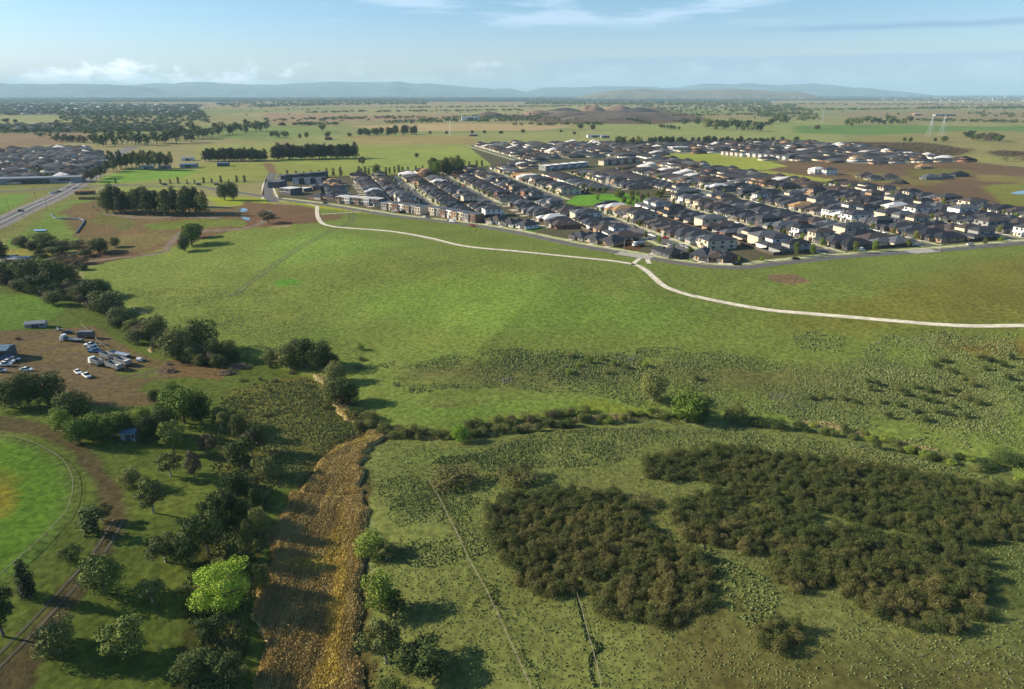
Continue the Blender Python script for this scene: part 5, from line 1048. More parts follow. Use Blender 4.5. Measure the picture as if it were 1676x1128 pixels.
for i, (px, py, w, h) in enumerate([(1303, 420, 12, 26), (1329, 418, 11, 21), (1400, 414, 14, 21), (1432, 411, 15, 20), (1486, 404, 11, 14), (1133, 420, 9, 14), (1210, 430, 8, 14), (1246, 428, 8, 10), (1612, 400, 9, 12), (1638, 396, 10, 10)]):
    ptree(px, py, w, h, 'street_tree', 'round', ['gum', 'hedge'][i % 2], f"bushy front-garden tree facing the meadow road, {nth(i)} in the list from the reserve" if False else f"bushy garden tree facing the right meadow road, {['third','fourth','fifth','sixth','seventh','first','second','eighth','ninth','last'][i]} along it", 'tree', 'garden trees facing the meadow')
fw = []
def fill(pts, n, w, h, c=None):
    pg = poly(pts)
    for x, y in scatter(pg, n): fw.append((x, y, 0 if y > 700 else Tz(x, y), w*R.uniform(.7, 1.3), h*R.uniform(.7, 1.2)))
fill([(420, 160), (860, 158), (1300, 158), (1676, 156), (1676, 160), (1300, 163), (1100, 164), (860, 165), (420, 166)], 3600, 70, 15)
fill([(-200, 160), (420, 160), (420, 166), (-200, 170)], 1800, 60, 14)
fill([(340, 168), (640, 163), (700, 166), (560, 172), (380, 178)], 520, 34, 13)
fill([(420, 172), (700, 168), (700, 171), (430, 175)], 260, 28, 12)
fill([(860, 168), (1260, 166), (1260, 173), (860, 172)], 800, 30, 13)
fill([(1040, 172), (1300, 172), (1300, 184), (1120, 186), (1040, 176)], 200, 24, 13)
fill([(1220, 178), (1300, 172), (1340, 190), (1330, 200), (1240, 192)], 190, 20, 12)
fill([(120, 185), (330, 182), (345, 200), (300, 226), (120, 222), (80, 205)], 460, 20, 12)
fill([(680, 197), (800, 188), (870, 192), (870, 199), (700, 202)], 260, 13, 9)
fill([(860, 186), (1000, 190), (1010, 196), (870, 200)], 120, 13, 9)
fill([(630, 200), (700, 198), (700, 202), (630, 203)], 60, 11, 8)
fill([(1500, 176), (1900, 172), (1900, 178), (1520, 180)], 240, 22, 11)
fill([(1580, 186), (1900, 188), (1900, 195), (1600, 193)], 90, 16, 10)
fill([(-200, 238), (0, 246), (100, 250), (100, 300), (-200, 310)], 80, 9, 7)
fill([(-100, 168), (330, 172), (330, 190), (-100, 190)], 1100, 26, 11)
fill([(-100, 205), (290, 205), (280, 215), (-100, 220)], 420, 17, 9)
fill([(20, 212), (150, 228), (160, 232), (90, 234)], 40, 9, 7)
fill([(430, 198), (640, 192), (660, 196), (440, 204)], 30, 16, 9)
for a_, b_, c_, d_, n_ in ((430, 196, 700, 192, 60), (500, 184, 860, 180, 90), (640, 176, 1000, 173, 120), (1080, 190, 1320, 186, 110), (1300, 180, 1676, 176, 150), (1280, 170, 1676, 171, 150), (1100, 199, 1260, 204, 70), (1500, 197, 1676, 200, 60), (420, 206, 560, 203, 50), (840, 205, 1000, 203, 40)):
    fill([(a_, b_), (c_, d_), (c_, d_+1.6), (a_, b_+1.6)], n_, 17 if b_ > 185 else 26, 9)
fill([(300, 178), (1676, 168), (1676, 200), (300, 200)], 160, 13, 9)
merge('woodland', fw, 'far', 'dark', 'blue-green woodland and scattered trees out to the far hills', keep=44, grow=1.9)
fill([(880, 190), (1000, 188), (1130, 190), (1180, 200), (1080, 204), (880, 204)], 200, 12, 8) if False else None
bl = [(x, y, 0, 6*R.uniform(.6, 1.4), 2.6*R.uniform(.6, 1.4)) for pts, n in (([(1400, 234), (1520, 235), (1598, 247), (1568, 255), (1430, 246)], 420), ([(1612, 249), (1640, 247), (1760, 254), (1760, 266), (1650, 267)], 260), ([(1010, 188), (1130, 190), (1180, 199), (1060, 203)], 160)) for x, y in scatter(poly(pts), n)]
merge('scrub', bl, 'far', 'brown', 'dark brown scrub patches on the fields at the far right', keep=60)
cr = [(x, y, Tz(x, y), R.uniform(1.5, 3), R.uniform(1, 2.2)) for x, y in scatter(poly([(600, 690), (730, 710), (900, 690), (1040, 678), (1160, 686), (1290, 688), (1300, 698), (1160, 700), (1040, 692), (900, 702), (730, 726), (600, 712)]), 160)]
merge('creek_scrub', cr, 'shrub', 'scrub', 'low olive scrub lining the creek bed', keep=300)
cr = [(x, y, Tz(x, y), R.uniform(1.2, 2.6), R.uniform(.8, 1.8)) for pts, n in (([(310, 640), (400, 610), (440, 640), (430, 760), (400, 830), (360, 800), (350, 700)], 25), ([(300, 960), (420, 860), (425, 1000), (400, 1128), (300, 1128)], 60), ([(60, 470), (140, 500), (260, 560), (360, 596), (420, 600), (420, 620), (330, 600), (200, 560), (60, 490)], 200)) for x, y in scatter(poly(pts), n)]
merge('creek_scrub', cr, 'shrub', 'gum', 'dark undergrowth below the trees left of the creek and reeds', keep=300)

# ---------------------------------------------------------------- grass tussocks and reeds
def tufts(name, regions, material, label, h=0.18, w=0.20, blades=5, seed=3, spread=1.0):
    r = np.random.RandomState(seed); XX = []; HH = []
    for pts, n, hs in regions:
        pg = poly(pts); a = np.array(pg); lo, hi = a.min(0)-1, a.max(0)+1; x = r.uniform(lo[0], hi[0], n*4); y = r.uniform(lo[1], hi[1], n*4)
        k = inside(x+(vnoise(x, y, 6)-.5)*8, y+(vnoise(x+40, y, 6)-.5)*8, pg) & (fbm(x+11, y+7, 14)+r.rand(len(x))*0.35 > 0.58); x = x[k][:n]; y = y[k][:n]
        XX.append(np.c_[x, y]); HH.append(np.full(len(x), hs))
    XY = np.concatenate(XX); hs = np.concatenate(HH)*r.uniform(0.5, 1.4, len(XY)); z = T(XY[:, 0], XY[:, 1]); n = len(XY); Vs = []
    for b in range(blades):
        a = r.rand(n)*6.283; d = np.c_[np.cos(a), np.sin(a)]; o = XY+d*(w*0.22*hs)[:, None]; side = np.c_[-d[:, 1], d[:, 0]]*(w*0.55*hs)[:, None]; hh = h*hs*r.uniform(0.7, 1.2, n); out = o+d*(w*0.55*hs*spread)[:, None]
        top = o+d*(w*0.12*hs*spread)[:, None]
        Vs.append(np.stack([np.c_[out-side, z-0.05], np.c_[out+side, z-0.05], np.c_[top+side*0.35, z+hh], np.c_[top-side*0.35, z+hh*0.93]], 1))
    V = np.concatenate(Vs).reshape(-1, 3); me = np_mesh(name, V, np.arange(len(V)).reshape(-1, 4)); return struct(obj(name, me, material), 'stuff', label)
TUS = leafmat('tussock', (0.115, 0.155, 0.048), (0.20, 0.225, 0.085), 0.10); TUSG = leafmat('green_tussock', (0.13, 0.17, 0.045), (0.25, 0.25, 0.09), 0.25, 0.3)
tufts('tussock_grass', [([(600, 712), (720, 730), (900, 706), (1040, 698), (1290, 706), (1420, 722), (1500, 745), (1676, 800), (1750, 840), (1750, 1150), (620, 1150), (610, 900), (595, 770)], 23000, 1.0),
                        ([(700, 760), (900, 706), (1160, 702), (1400, 720), (1640, 790), (1400, 760), (1180, 732), (1050, 745), (900, 770)], 9000, 1.5),
                        ([(620, 780), (760, 790), (820, 900), (700, 940), (620, 900)], 2600, 1.3),
                        ([(1040, 850), (1180, 905), (1260, 960), (1240, 1020), (1160, 1000)], 1300, 1.5)], TUS, 'pale tussock grass dotting the lower paddock')
tufts('tussock_grass', [([(620, 600), (850, 570), (1100, 570), (1320, 590), (1676, 600), (1750, 740), (1500, 722), (1290, 684), (1120, 665), (850, 640), (680, 640)], 22000, 1.45),
                        ([(1440, 548), (1676, 545), (1700, 700), (1500, 700), (1380, 640)], 9000, 1.6), ([(200, 470), (420, 470), (560, 540), (600, 590), (400, 560), (260, 510)], 7000, 0.9), ([(1250, 660), (1300, 640), (1420, 690), (1560, 740), (1400, 712), (1290, 690)], 2400, 1.5), ([(820, 575), (1060, 575), (1160, 600), (1000, 630), (840, 620)], 2500, 1.8), ([(1300, 545), (1390, 548), (1380, 575), (1310, 570)], 700, 1.6)], TUS, 'rough tussock grass on the meadow slope', seed=8)
tufts('tussock_grass', [([(375, 640), (510, 612), (560, 650), (600, 690), (590, 720), (520, 790), (430, 800), (360, 820), (340, 720)], 6500, 1.7), ([(400, 800), (450, 790), (430, 900), (400, 1000), (400, 1128), (300, 1128), (310, 960), (340, 900)], 3200, 1.7)], TUSG, 'rank green growth on the flat left of the reeds', seed=5)
tufts('meadow_grass', [([(400, 640), (620, 690), (760, 706), (1040, 684), (1100, 640), (1676, 680), (1700, 500), (1200, 470), (600, 420), (200, 440)], 12000, 0.7)], TUSG, 'short meadow grass', seed=6)
def reedmat(name, a, b_):
    m = bpy.data.materials.new(name); m.use_nodes = True; N = NT(m.node_tree); b = m.node_tree.nodes['Principled BSDF']
    tc = N.node('ShaderNodeTexCoord'); mp = N.node('ShaderNodeMapping'); mp.inputs['Scale'].default_value = (1.0, 0.12, 0.5); N.l.new(tc.outputs['Object'], mp.inputs['Vector'])
    n = N.noise(mp.outputs[0], 0.75, 5, 0.6); f = N.noise(tc.outputs['Object'], 3.5, 4, 0.7)
    c = N.mix(N.ramp(n, 0.35, 0.65), (*a, 1), (*b_, 1)); g = N.ramp(f, 0.3, 0.7, 0.62, 1.30)
    N.l.new(N.mix(1.0, c, N.comb(g, g, g), 'MULTIPLY'), b.inputs['Base Color']); b.inputs['Roughness'].default_value = 0.9; b.inputs['Specular IOR Level'].default_value = 0.05
    return m
REEDB = reedmat('reed_brown', (0.42, 0.32, 0.13), (0.60, 0.47, 0.21)); REEDG = reedmat('reed_gold', (0.54, 0.42, 0.11), (0.74, 0.59, 0.17))
def reeds(name, regions, material, label, seed, h=1.15):
    """a matted bed of stems with a rough top, and loose stem tips standing out of it"""
    r = np.random.RandomState(seed); Vs = []; Fs = []; kk = 0
    for pts, n, hs in regions:
        pg = poly(pts); a = np.array(pg); lo, hi = a.min(0)-1, a.max(0)+1; st = 0.36
        def top(x, y):
            xw = x+(vnoise(x, y, 3)-.5)*2+(vnoise(x+3, y, 11)-.5)*6; ed = np.where(inside(xw, y, pg), seg_dist(xw, y, pg+pg[:1]), 0)
            e = np.clip(ed/(3.2 if hs > 0.95 else 1.6), 0, 1); e = e*e*(3-2*e)
            return h*hs*e*(0.62+0.16*vnoise(x, y*0.12, 1.3)+0.14*vnoise(x+7, y, 2.2)+0.10*vnoise(x*1.0, y*0.6, 0.6)), e
        gx_ = np.arange(lo[0], hi[0], st); gy_ = np.arange(lo[1], hi[1], st*1.2); GX, GY = np.meshgrid(gx_, gy_); q, e = top(GX.ravel(), GY.ravel())
        jx = r.normal(size=q.shape)*0.06; V = np.c_[GX.ravel()+jx, GY.ravel()+jx, T(GX.ravel(), GY.ravel())-0.12+q+(e > 0.1)*r.normal(size=q.shape)*0.07]
        ix = np.arange(len(V)).reshape(GX.shape); F = np.c_[ix[:-1, :-1].ravel(), ix[:-1, 1:].ravel(), ix[1:, 1:].ravel(), ix[1:, :-1].ravel()]; F = F[(e[F] > 0.02).any(1)]
        used = np.unique(F); re_ = np.zeros(len(V), int); re_[used] = np.arange(len(used)); Vs.append(V[used]); Fs.append(re_[F]+kk); kk += len(used)
        x = r.uniform(lo[0], hi[0], n*4); y = r.uniform(lo[1], hi[1], n*4); q, e = top(x, y); k = (e > r.rand(len(x))*0.8) & (q > 0.05); x, y, q = x[k][:n], y[k][:n], q[k][:n]; m = len(x); z = T(x, y)-0.2+q
        hh = r.uniform(0.3, 0.95, m)*hs; az = r.rand(m)*6.283; w = r.uniform(0.03, 0.07, m); le = np.c_[0.15+r.normal(size=m)*0.22, -0.1+r.normal(size=m)*0.22]*hh[:, None]; sx, sy = np.cos(az)*w, np.sin(az)*w
        B = np.stack([np.c_[x-sx, y-sy, z], np.c_[x+sx, y+sy, z], np.c_[x+le[:, 0]+sx, y+le[:, 1]+sy, z+hh], np.c_[x+le[:, 0]-sx, y+le[:, 1]-sy, z+hh*0.93]], 1).reshape(-1, 3)
        Vs.append(B); Fs.append(np.arange(len(B)).reshape(-1, 4)+kk); kk += len(B)
    me = np_mesh(name, np.concatenate(Vs), np.concatenate(Fs)); return struct(obj(name, me, material), 'stuff', label)
reeds('reeds', [([(476, 802), (590, 808), (600, 900), (608, 1000), (614, 1200), (385, 1250), (402, 1060), (425, 960), (450, 920), (440, 880), (446, 840)], 170000, 1.0),
                ([(525, 756), (575, 724), (598, 704), (628, 704), (645, 712), (606, 732), (592, 760), (592, 812), (490, 812)], 26000, 0.9), ([(628, 706), (700, 712), (726, 716), (722, 722), (650, 720)], 9000, 0.6),
                ([(545, 640), (560, 690), (600, 695), (570, 650)], 2500, 0.8)], REEDB, 'brown reeds filling the wet channel', 31)
reeds('golden_reeds', [([(536, 806), (560, 806), (572, 900), (585, 980), (596, 1130), (500, 1180), (515, 1040), (520, 960), (455, 935), (520, 905), (530, 860)], 50000, 1.10), ([(535, 752), (590, 716), (632, 710), (622, 720), (590, 736), (565, 756)], 9000, 1.0)], REEDG, 'golden reeds running down the middle of the channel', 32)
reeds('amber_reeds', [([(130, 492), (152, 490), (155, 502), (135, 502)], 700, 1.1), ([(205, 500), (240, 508), (245, 516), (215, 515)], 900, 1.1), ([(244, 560), (262, 562), (262, 580), (246, 578)], 700, 1.1), ([(215, 540), (232, 545), (228, 552)], 300, 1),
                      ([(1290, 688), (1360, 692), (1420, 706), (1540, 738), (1540, 744), (1420, 716), (1350, 702), (1290, 698)], 9000, 0.6), ([(645, 710), (760, 705), (900, 690), (930, 686), (930, 696), (900, 700), (760, 716), (655, 719)], 11000, 0.7), ([(930, 684), (1010, 676), (1060, 676), (1060, 690), (1000, 690), (935, 694)], 5000, 0.7), ([(500, 610), (535, 618), (540, 632), (510, 622)], 900, 0.9)], reedmat('reed_straw', (0.28, 0.24, 0.105), (0.42, 0.36, 0.18)), 'straw-coloured reeds in patches along the creek', 33, 1.1)

# ---------------------------------------------------------------- townhouses, flats and long terraces
RM = dict((n, m) for n, m in ROOFS); WM = dict((n, m) for n, m in WALLS)
def block(px0, py0, px1, py1, depth, storeys, units, walls, roof, label, cat='townhouses', name='townhouse_row', flat_=True, garage=True, face=1, dz=0.0):
    """a terrace between two photo points; its front faces the camera side when face is 1"""
    a, b = P(px0, py0), P(px1, py1); L = math.dist(a, b); rz = math.atan2(b[1]-a[1], b[0]-a[0]); z = min(Tz(*a), Tz(*b))
    t = thing(name, label, cat, (a[0], a[1], z), rz); H = 2.9*storeys; w = L/units
    for i in range(units):
        x0, x1 = i*w+0.01, (i+1)*w-0.01; off = (i % 2)*0.9; wm = walls[i % len(walls)]
        MB().box(x0, x1, off, depth, -2, H+(0.3*(i % 2))).obj('wall', wm, t)
        top = H+(0.3*(i % 2))
        if flat_: MB().box(x0+0.05, x1-0.05, off+0.15, depth-0.15, top-0.2, top+0.06).obj('roof', roof, t); MB().box(x0+0.3, x1-0.3, off-0.5, off-0.004, 2.75, 2.95).obj('awning', roof, t)
        else: MB().hip(x0-0.1, x1+0.1, off-0.4, depth+0.4, top, 0.38).obj('roof', roof, t)
        if garage: MB().box(x0+w*0.45, x1-0.5, off-0.06, off+0.02, 0, 2.2).obj('garage_door', GARD if i % 2 else GAR, t)
        MB().box(x0+0.5, x0+1.4, off-0.06, off+0.02, 0, 2.2).obj('door', TIMBER, t)
        for k in range(1, storeys):
            for xx in (0.28, 0.72): win(MB(), x0+w*xx, 2.9*k+0.8, 2.9*k+2.3, w*0.22, off).obj('window', GLASS, t)
        win(MB(), (x0+x1)/2, 3.4 if storeys > 1 else 0.9, 4.8 if storeys > 1 else 2.1, w*0.4, depth, 'b').obj('window', GLASS, t)
    for yy in (depth*0.3, depth*0.7): win(MB(), yy, H-2.0, H-0.8, 1.2, 0.01, 'l').obj('window', GLASS, t)
    return t
W_, C_, TB, BB, GR, RB, DK = [WALLS[i][1] for i in range(7)] if False else (WM['white'], WM['cream'], WM['tan brick'], WM['brown brick'], WM['grey'], WM['red brick'], WM['dark grey'])
block(549, 333, 620, 338, 10, 2, 9, [BB, C_, W_, GR], RM['white'], 'white-roofed brick and render townhouse row facing the meadow, leftmost of three')
block(624, 343, 688, 352, 10, 2, 7, [GR, C_, BB, W_, TB], RM['slate grey'], 'pale townhouse row with orange end units, middle one facing the meadow road')
block(702, 352, 776, 366, 10, 2, 8, [C_, GR, BB, W_, TB], RM['slate grey'], 'white and tan townhouse row facing the meadow, rightmost of three')
block(506, 326, 545, 330, 12, 1, 2, [BB, TB], RM['charcoal'], 'low brown brick pair of homes left of the white-roofed townhouses', flat_=False)
block(458, 318, 476, 320, 14, 2, 1, [DK], RM['white'], 'dark corner apartment block with white flat roof beside the dead-end road', 'apartments', 'apartment_block', garage=False)
block(486, 313, 498, 314, 11, 1, 1, [DK], RM['white'], 'small dark carport building with bright white roof by the apartments', 'garage', 'garage_block')
block(480, 302, 536, 300, 8, 2, 6, [W_, DK], RM['charcoal'], 'front row of black and white apartments left of the estate', 'apartments', 'apartment_block', garage=False)
block(460, 297, 538, 290, 9, 2, 8, [DK], RM['slate grey'], 'long dark back row of apartments beside the field', 'apartments', 'apartment_block', garage=False)
block(458, 308, 470, 304, 12, 2, 1, [DK], RM['slate grey'], 'dark apartment between corner block and long back row', 'apartments', 'apartment_block', garage=False)
block(512, 311, 542, 309, 14, 1, 2, [BB], RM['charcoal'], 'brown house pair behind the apartments with one pale roof section', flat_=False)
block(893, 280, 964, 273, 12, 2, 10, [GR, W_], RM['white'], 'long white flat-roofed terrace in the middle of the estate')
block(988, 271, 1047, 266, 10, 2, 9, [C_, BB], RM['charcoal'], 'long dark-roofed terrace right of the white terrace', flat_=False)
block(808, 277, 868, 271, 9, 1, 9, [BB, TB], RM['charcoal'], 'brown terrace with a saw-tooth roof at the estate rear corner', flat_=False)
block(1180, 254, 1214, 257, 9, 2, 9, [W_, BB], RM['dark brown'], 'striped terrace with many gables above the green reserve', flat_=False)
block(1222, 257, 1290, 263, 9, 2, 14, [W_, DK], RM['slate grey'], 'long white-walled terrace beside the bare brown lots', flat_=False)
block(1100, 247, 1126, 247, 14, 2, 3, [W_], RM['white'], 'bright white building at the edge of the green reserve')
def single(px, py, rz, vi, wall, roof, label, s=1.0):
    x, y = P(px, py); t = thing('house', label, 'house', (x, y, Tz(x, y)+0.03), rz, 'houses of the new estate', s)
    for n, k_, me in VARM[vi][1]: obj(n, me, WM[wall] if k_ == 'w' else RM[roof] if k_ == 'r' else SLOT[k_]([0]*8+[0]), t)
    return t
for a in [(1326, 285, TH-1.57, 6, 'white', 'white', 'white two-storey house alone on the brown lots, left one'), (1345, 286, TH-1.57, 6, 'white', 'charcoal', 'white two-storey house alone on the brown lots, right one'),
          (1402, 291, TH-1.57, 0, 'tan brick', 'dark brown', 'tan house on the bare lots, leftmost of its group'), (1418, 295, TH-1.57, 1, 'cream', 'charcoal', 'cream house in the middle of the bare lot group'), (1440, 293, TH-1.57, 0, 'cream', 'dark brown', 'cream house at the right of the bare lot group'),
          (1508, 294, TH-1.57, 0, 'grey', 'slate grey', 'grey house beside the right bare lots, nearest the estate'), (1530, 293, TH-1.57, 3, 'grey', 'charcoal', 'grey house behind the nearest one on the right bare lots'), (1556, 289, TH-1.57, 0, 'dark grey', 'black', 'dark house at the right end of the bare lots'),
          (1500, 276, TH-1.57, 0, 'tan brick', 'tan', 'timber-framed unfinished house above the bare lots'), (1112, 424, TH+0.1, 1, 'dark grey', 'black', 'black-roofed corner house right of the reserve lawn'),
          (946, 360, TH-1.57, 6, 'white', 'charcoal', 'white box house with black roof left of the tan building site')]:
    single(*a)
# ---------------------------------------------------------------- farm buildings and sheds
TIN = mat('corrugated_tin', (0.30, 0.30, 0.30), 0.4, 0.12, 0.8, 0.4, 0.3); BLUETIN = mat('blue_tin', (0.10, 0.17, 0.24), 0.45, 0.12, 0.8, 0.4, 0.2); RUST = mat('rusty_steel', (0.20, 0.085, 0.04), 0.85, 0.35, 1.0)
def shed(px, py, rz, w, d, h, roof, wall, label, cat='shed', name='shed', door=True, gable=1.0):
    x, y = P(px, py); t = thing(name, label, cat, (x, y, Tz(x, y) if y < 700 else 0), rz)
    MB().box(-w/2, w/2, -d/2, d/2, -0.8, h).obj('wall', wall, t)
    m = MB(); m.gable(-d/2-0.3, d/2+0.3, -w/2-0.3, w/2+0.3, h+0.005, gable); o = m.obj('roof', roof, t); o.rotation_euler.z = math.pi/2
    if door: MB().box(-w*0.18, w*0.18, -d/2-0.05, -d/2+0.02, 0, h*0.8).obj('door', GARD, t)
    win(MB(), w*0.33, h*0.4, h*0.75, w*0.12, -d/2).obj('window', GLASS, t); return t
shed(215, 718, 0.05, 4.2, 3.2, 2.6, BLUETIN, TIN, 'small blue-roofed shed in front of the dark grove', gable=0.5)
shed(60, 535, 0.30, 8, 3.4, 2.0, TIN, WM['grey'], 'low pale curved-roof shed at the top of the yard')
shed(0, 582, 0.15, 9, 7, 3.2, BLUETIN, DK, 'blue-roofed workshop cut by the left edge beside the yard')
shed(36, 430, 0.1, 12, 9, 3.2, TIN, WM['brown brick'], 'farmhouse with grey roof hidden among the creek trees', 'farmhouse', 'farmhouse')
shed(18, 428, 0.1, 8, 6, 3.2, BLUETIN, WM['cream'], 'blue-roofed outbuilding at the left edge beside the creek farmhouse')
shed(241, 277, 0.3, 16, 8, 3.5, TIN, WM['cream'], 'pale farmhouse under the highway gum belt', 'farmhouse', 'farmhouse')
shed(270, 276, 0.3, 14, 8, 3.5, TIN, WM['grey'], 'second farmhouse under the highway gum belt', 'farmhouse', 'farmhouse')
shed(310, 274, 0.2, 20, 10, 4, BLUETIN, WM['grey'], 'blue shed left of the windbreak in the green field')
shed(308, 263, 0.2, 16, 8, 4, TIN, WM['white'], 'white roofed shed at the left end of the windbreak')
shed(366, 272, 0.2, 14, 8, 4, BLUETIN, DK, 'small dark shed in the field below the windbreak')
shed(538, 229, 0.2, 14, 10, 5, RUST, DK, 'small brown farm shed under the left pasture tree')
shed(770, 198, 0.1, 60, 30, 14, TIN, WM['white'], 'pale industrial plant building beside the quarry', 'building', 'plant_building')
shed(973, 225, 0.1, 32, 12, 5, TIN, WM['white'], 'white roofed farm shed left one beyond the estate')
shed(990, 226, 0.1, 18, 10, 5, TIN, WM['grey'], 'smaller farm shed right one beyond the estate')
shed(1168, 207, 0.1, 30, 16, 5, RM['white'], WM['cream'], 'cream farmhouse in the gum grove beyond the estate', 'farmhouse', 'farmhouse')
shed(1545, 190, 0.1, 90, 20, 7, TIN, WM['grey'], 'long pale green-grey shed beside the far right wood')
shed(1500, 189, 0.1, 30, 20, 7, RM['white'], WM['red brick'], 'small red farmhouse left of the long far shed', 'farmhouse', 'farmhouse')
shed(118, 272, 0.2, 40, 10, 4, TIN, WM['grey'], 'long blue-grey shed behind the town')
shed(775, 223, 0.1, 18, 10, 4, TIN, WM['red brick'], 'small farmhouse right of the white mast', 'farmhouse', 'farmhouse')
shed(55, 300, 0.25, 95, 12, 6, TIN, WM['grey'], 'long pale commercial building along the town edge', 'building', 'commercial_building')
shed(1650, 158.5, 0.0, 160, 80, 26, RM['white'], WM['white'], 'bright white warehouse on the horizon at the right', 'warehouse', 'warehouse')
shed(362, 171, 0.4, 90, 60, 16, TIN, WM['white'], 'pale building by the far highway at the left', 'building', 'building')

# ---------------------------------------------------------------- vehicles
PAINTS = {'white': mat('car_white', (0.75, 0.75, 0.74), 0.25, 0.02, 1, 0.5), 'silver': mat('car_silver', (0.42, 0.43, 0.45), 0.3, 0.02, 1, 0.5, 0.5), 'black': mat('car_black', (0.02, 0.02, 0.023), 0.25, 0.02, 1, 0.5),
          'blue': mat('car_blue', (0.05, 0.13, 0.28), 0.3, 0.02, 1, 0.5), 'red': mat('car_red', (0.42, 0.02, 0.015), 0.3, 0.02, 1, 0.5), 'grey': mat('car_grey', (0.12, 0.125, 0.13), 0.3, 0.02, 1, 0.5)}
def wheels(t, xs, y, r=0.33):
    for x in xs:
        for s in (-1, 1): 
            w = MB().tube((x, s*y-0.11, r), (x, s*y+0.11, r), r, r, 12).obj('wheel', RUBBER, t); MB().tube((x, s*(y+0.115)-0.01, r), (x, s*(y+0.115)+0.01, r), r*0.55, r*0.55, 8).obj('rim', STEEL, w)
def loft(secs):
    """secs: (x, halfwidth, z0, z1, topwidth)"""
    m = MB()
    for x, hw, z0, z1, tw in secs: m.v += [(x, -hw, z0), (x, hw, z0), (x, hw, (z0+z1)/2+0.1), (x, tw, z1), (x, -tw, z1), (x, -hw, (z0+z1)/2+0.1)]
    n = len(secs)
    for i in range(n-1):
        for j in range(6): a = i*6+j; b = i*6+(j+1) % 6; m.f.append((a, b, b+6, a+6))
    m.f.append(tuple(range(5, -1, -1))); m.f.append(tuple(range((n-1)*6, n*6))); return m
def car_meshes(kind):
    if kind == 'ute': body = loft([(-2.6, .85, .45, 1.0, .82), (-2.55, .9, .4, 1.05, .86), (-0.6, .92, .35, 1.05, .86), (-0.5, .92, .35, 1.08, .86), (0.9, .92, .35, 1.08, .84), (2.3, .88, .38, .95, .8), (2.6, .75, .45, .8, .7)]); cab = loft([(-0.65, .84, 1.0, 1.08, .82), (-0.5, .82, 1.0, 1.72, .66), (0.6, .82, 1.0, 1.74, .66), (1.25, .84, 1.0, 1.08, .8)]); wx = (-1.55, 1.6)
    elif kind == 'van': body = loft([(-2.4, .9, .4, 1.95, .8), (-2.35, .95, .35, 2.05, .85), (1.2, .95, .35, 2.05, .82), (1.9, .93, .35, 1.2, .8), (2.5, .85, .4, .95, .75)]); cab = loft([(0.6, .96, 1.2, 1.9, .84), (1.18, .96, 1.2, 1.85, .82), (1.8, .9, 1.15, 1.2, .8)]); wx = (-1.5, 1.6)
    else: body = loft([(-2.25, .8, .45, .85, .75), (-2.2, .86, .35, .95, .8), (-1.2, .9, .3, 1.0, .84), (0.9, .9, .3, .98, .82), (2.0, .86, .32, .82, .76), (2.25, .72, .42, .7, .65)]); cab = loft([(-1.75, .80, .92, 1.0, .78), (-1.0, .78, .95, 1.44, .6), (0.2, .78, .95, 1.46, .62), (1.05, .8, .92, .98, .76)]); wx = (-1.35, 1.4)
    return body.mesh('body'), cab.mesh('cabin'), wx
CM = {k: car_meshes(k) for k in ('car', 'ute', 'van')}
WHEEL = MB().tube((0, -0.11, 0.33), (0, 0.11, 0.33), 0.33, 0.33, 10).mesh('wheel')
ROOFP = {'car': MB().box(-0.95, 0.15, -0.56, 0.56, 1.43, 1.475).mesh('roof_panel'), 'ute': MB().box(-0.45, 0.55, -0.62, 0.62, 1.71, 1.755).mesh('roof_panel'), 'van': MB().box(0.62, 1.15, -0.8, 0.8, 2.045, 2.065).mesh('roof_panel')}
LAMP = mat('lamp_glass', (0.6, 0.6, 0.55), 0.2, 0.02)
HL = MB().box(-0.03, 0.03, -0.16, 0.16, -0.07, 0.07).mesh('headlight')
def car(x, y, rz, kind, paint, label, group=None, name=None, detail=True, z=None):
    t = thing(name or {'car': 'parked_car', 'ute': 'pickup', 'van': 'van'}[kind], label, {'car': 'car', 'ute': 'pickup', 'van': 'van'}[kind], (x, y, (Tz(x, y) if z is None else z)+0.03), rz, group)
    b, c, wx = CM[kind]; obj('body', b, PAINTS[paint], t); obj('window', c, GLASS, t); obj('roof_panel', ROOFP[kind], PAINTS[paint], t)
    for q in wx:
        for s in (-1, 1): w = obj('wheel', WHEEL, RUBBER, t); w.location = (q, s*0.82, 0)
    if detail:
        for s in (-1, 1): h = obj('headlight', HL, LAMP, t); h.location = (2.26 if kind == 'car' else 2.5, s*0.52, 0.68)
    return t
def pcar(px, py, rz, kind, paint, label, group=None, dz=0): x, y = P(px, py); return car(x, y, rz, kind, paint, label, group, z=Tz(x, y)+dz)
for a in [(128, 611, -0.75, 'car', 'white', 'white sedan parked alone below the trailers, left one'), (142, 617, -0.7, 'ute', 'white', 'white pickup parked alone below the trailers, right one'),
          (148, 567, -0.1, 'ute', 'white', 'white pickup at the top of the row beside the trailers'), (153, 572, -0.1, 'ute', 'silver', 'silver pickup second in the row beside the trailers'), (156, 577, -0.1, 'ute', 'blue', 'blue pickup lowest in the row beside the trailers'),
          (112, 546, 0.1, 'car', 'black', 'black car by the yard hedge near the top shed'), (8, 588, 0.2, 'ute', 'blue', 'blue pickup nearest the workshop at the left edge'), (14, 594, 0.2, 'car', 'white', 'white car right of the workshop in its shadow'),
          (8, 599, 0.15, 'ute', 'white', 'white pickup below the workshop at the left edge'), (1, 609, 0.1, 'car', 'silver', 'silver car cut by the left edge below the workshop'), (44, 607, 0.0, 'car', 'white', 'white car half hidden behind the yard gums'), (22, 591, 0.2, 'ute', 'silver', 'silver pickup right end of the workshop row')]:
    pcar(*a)
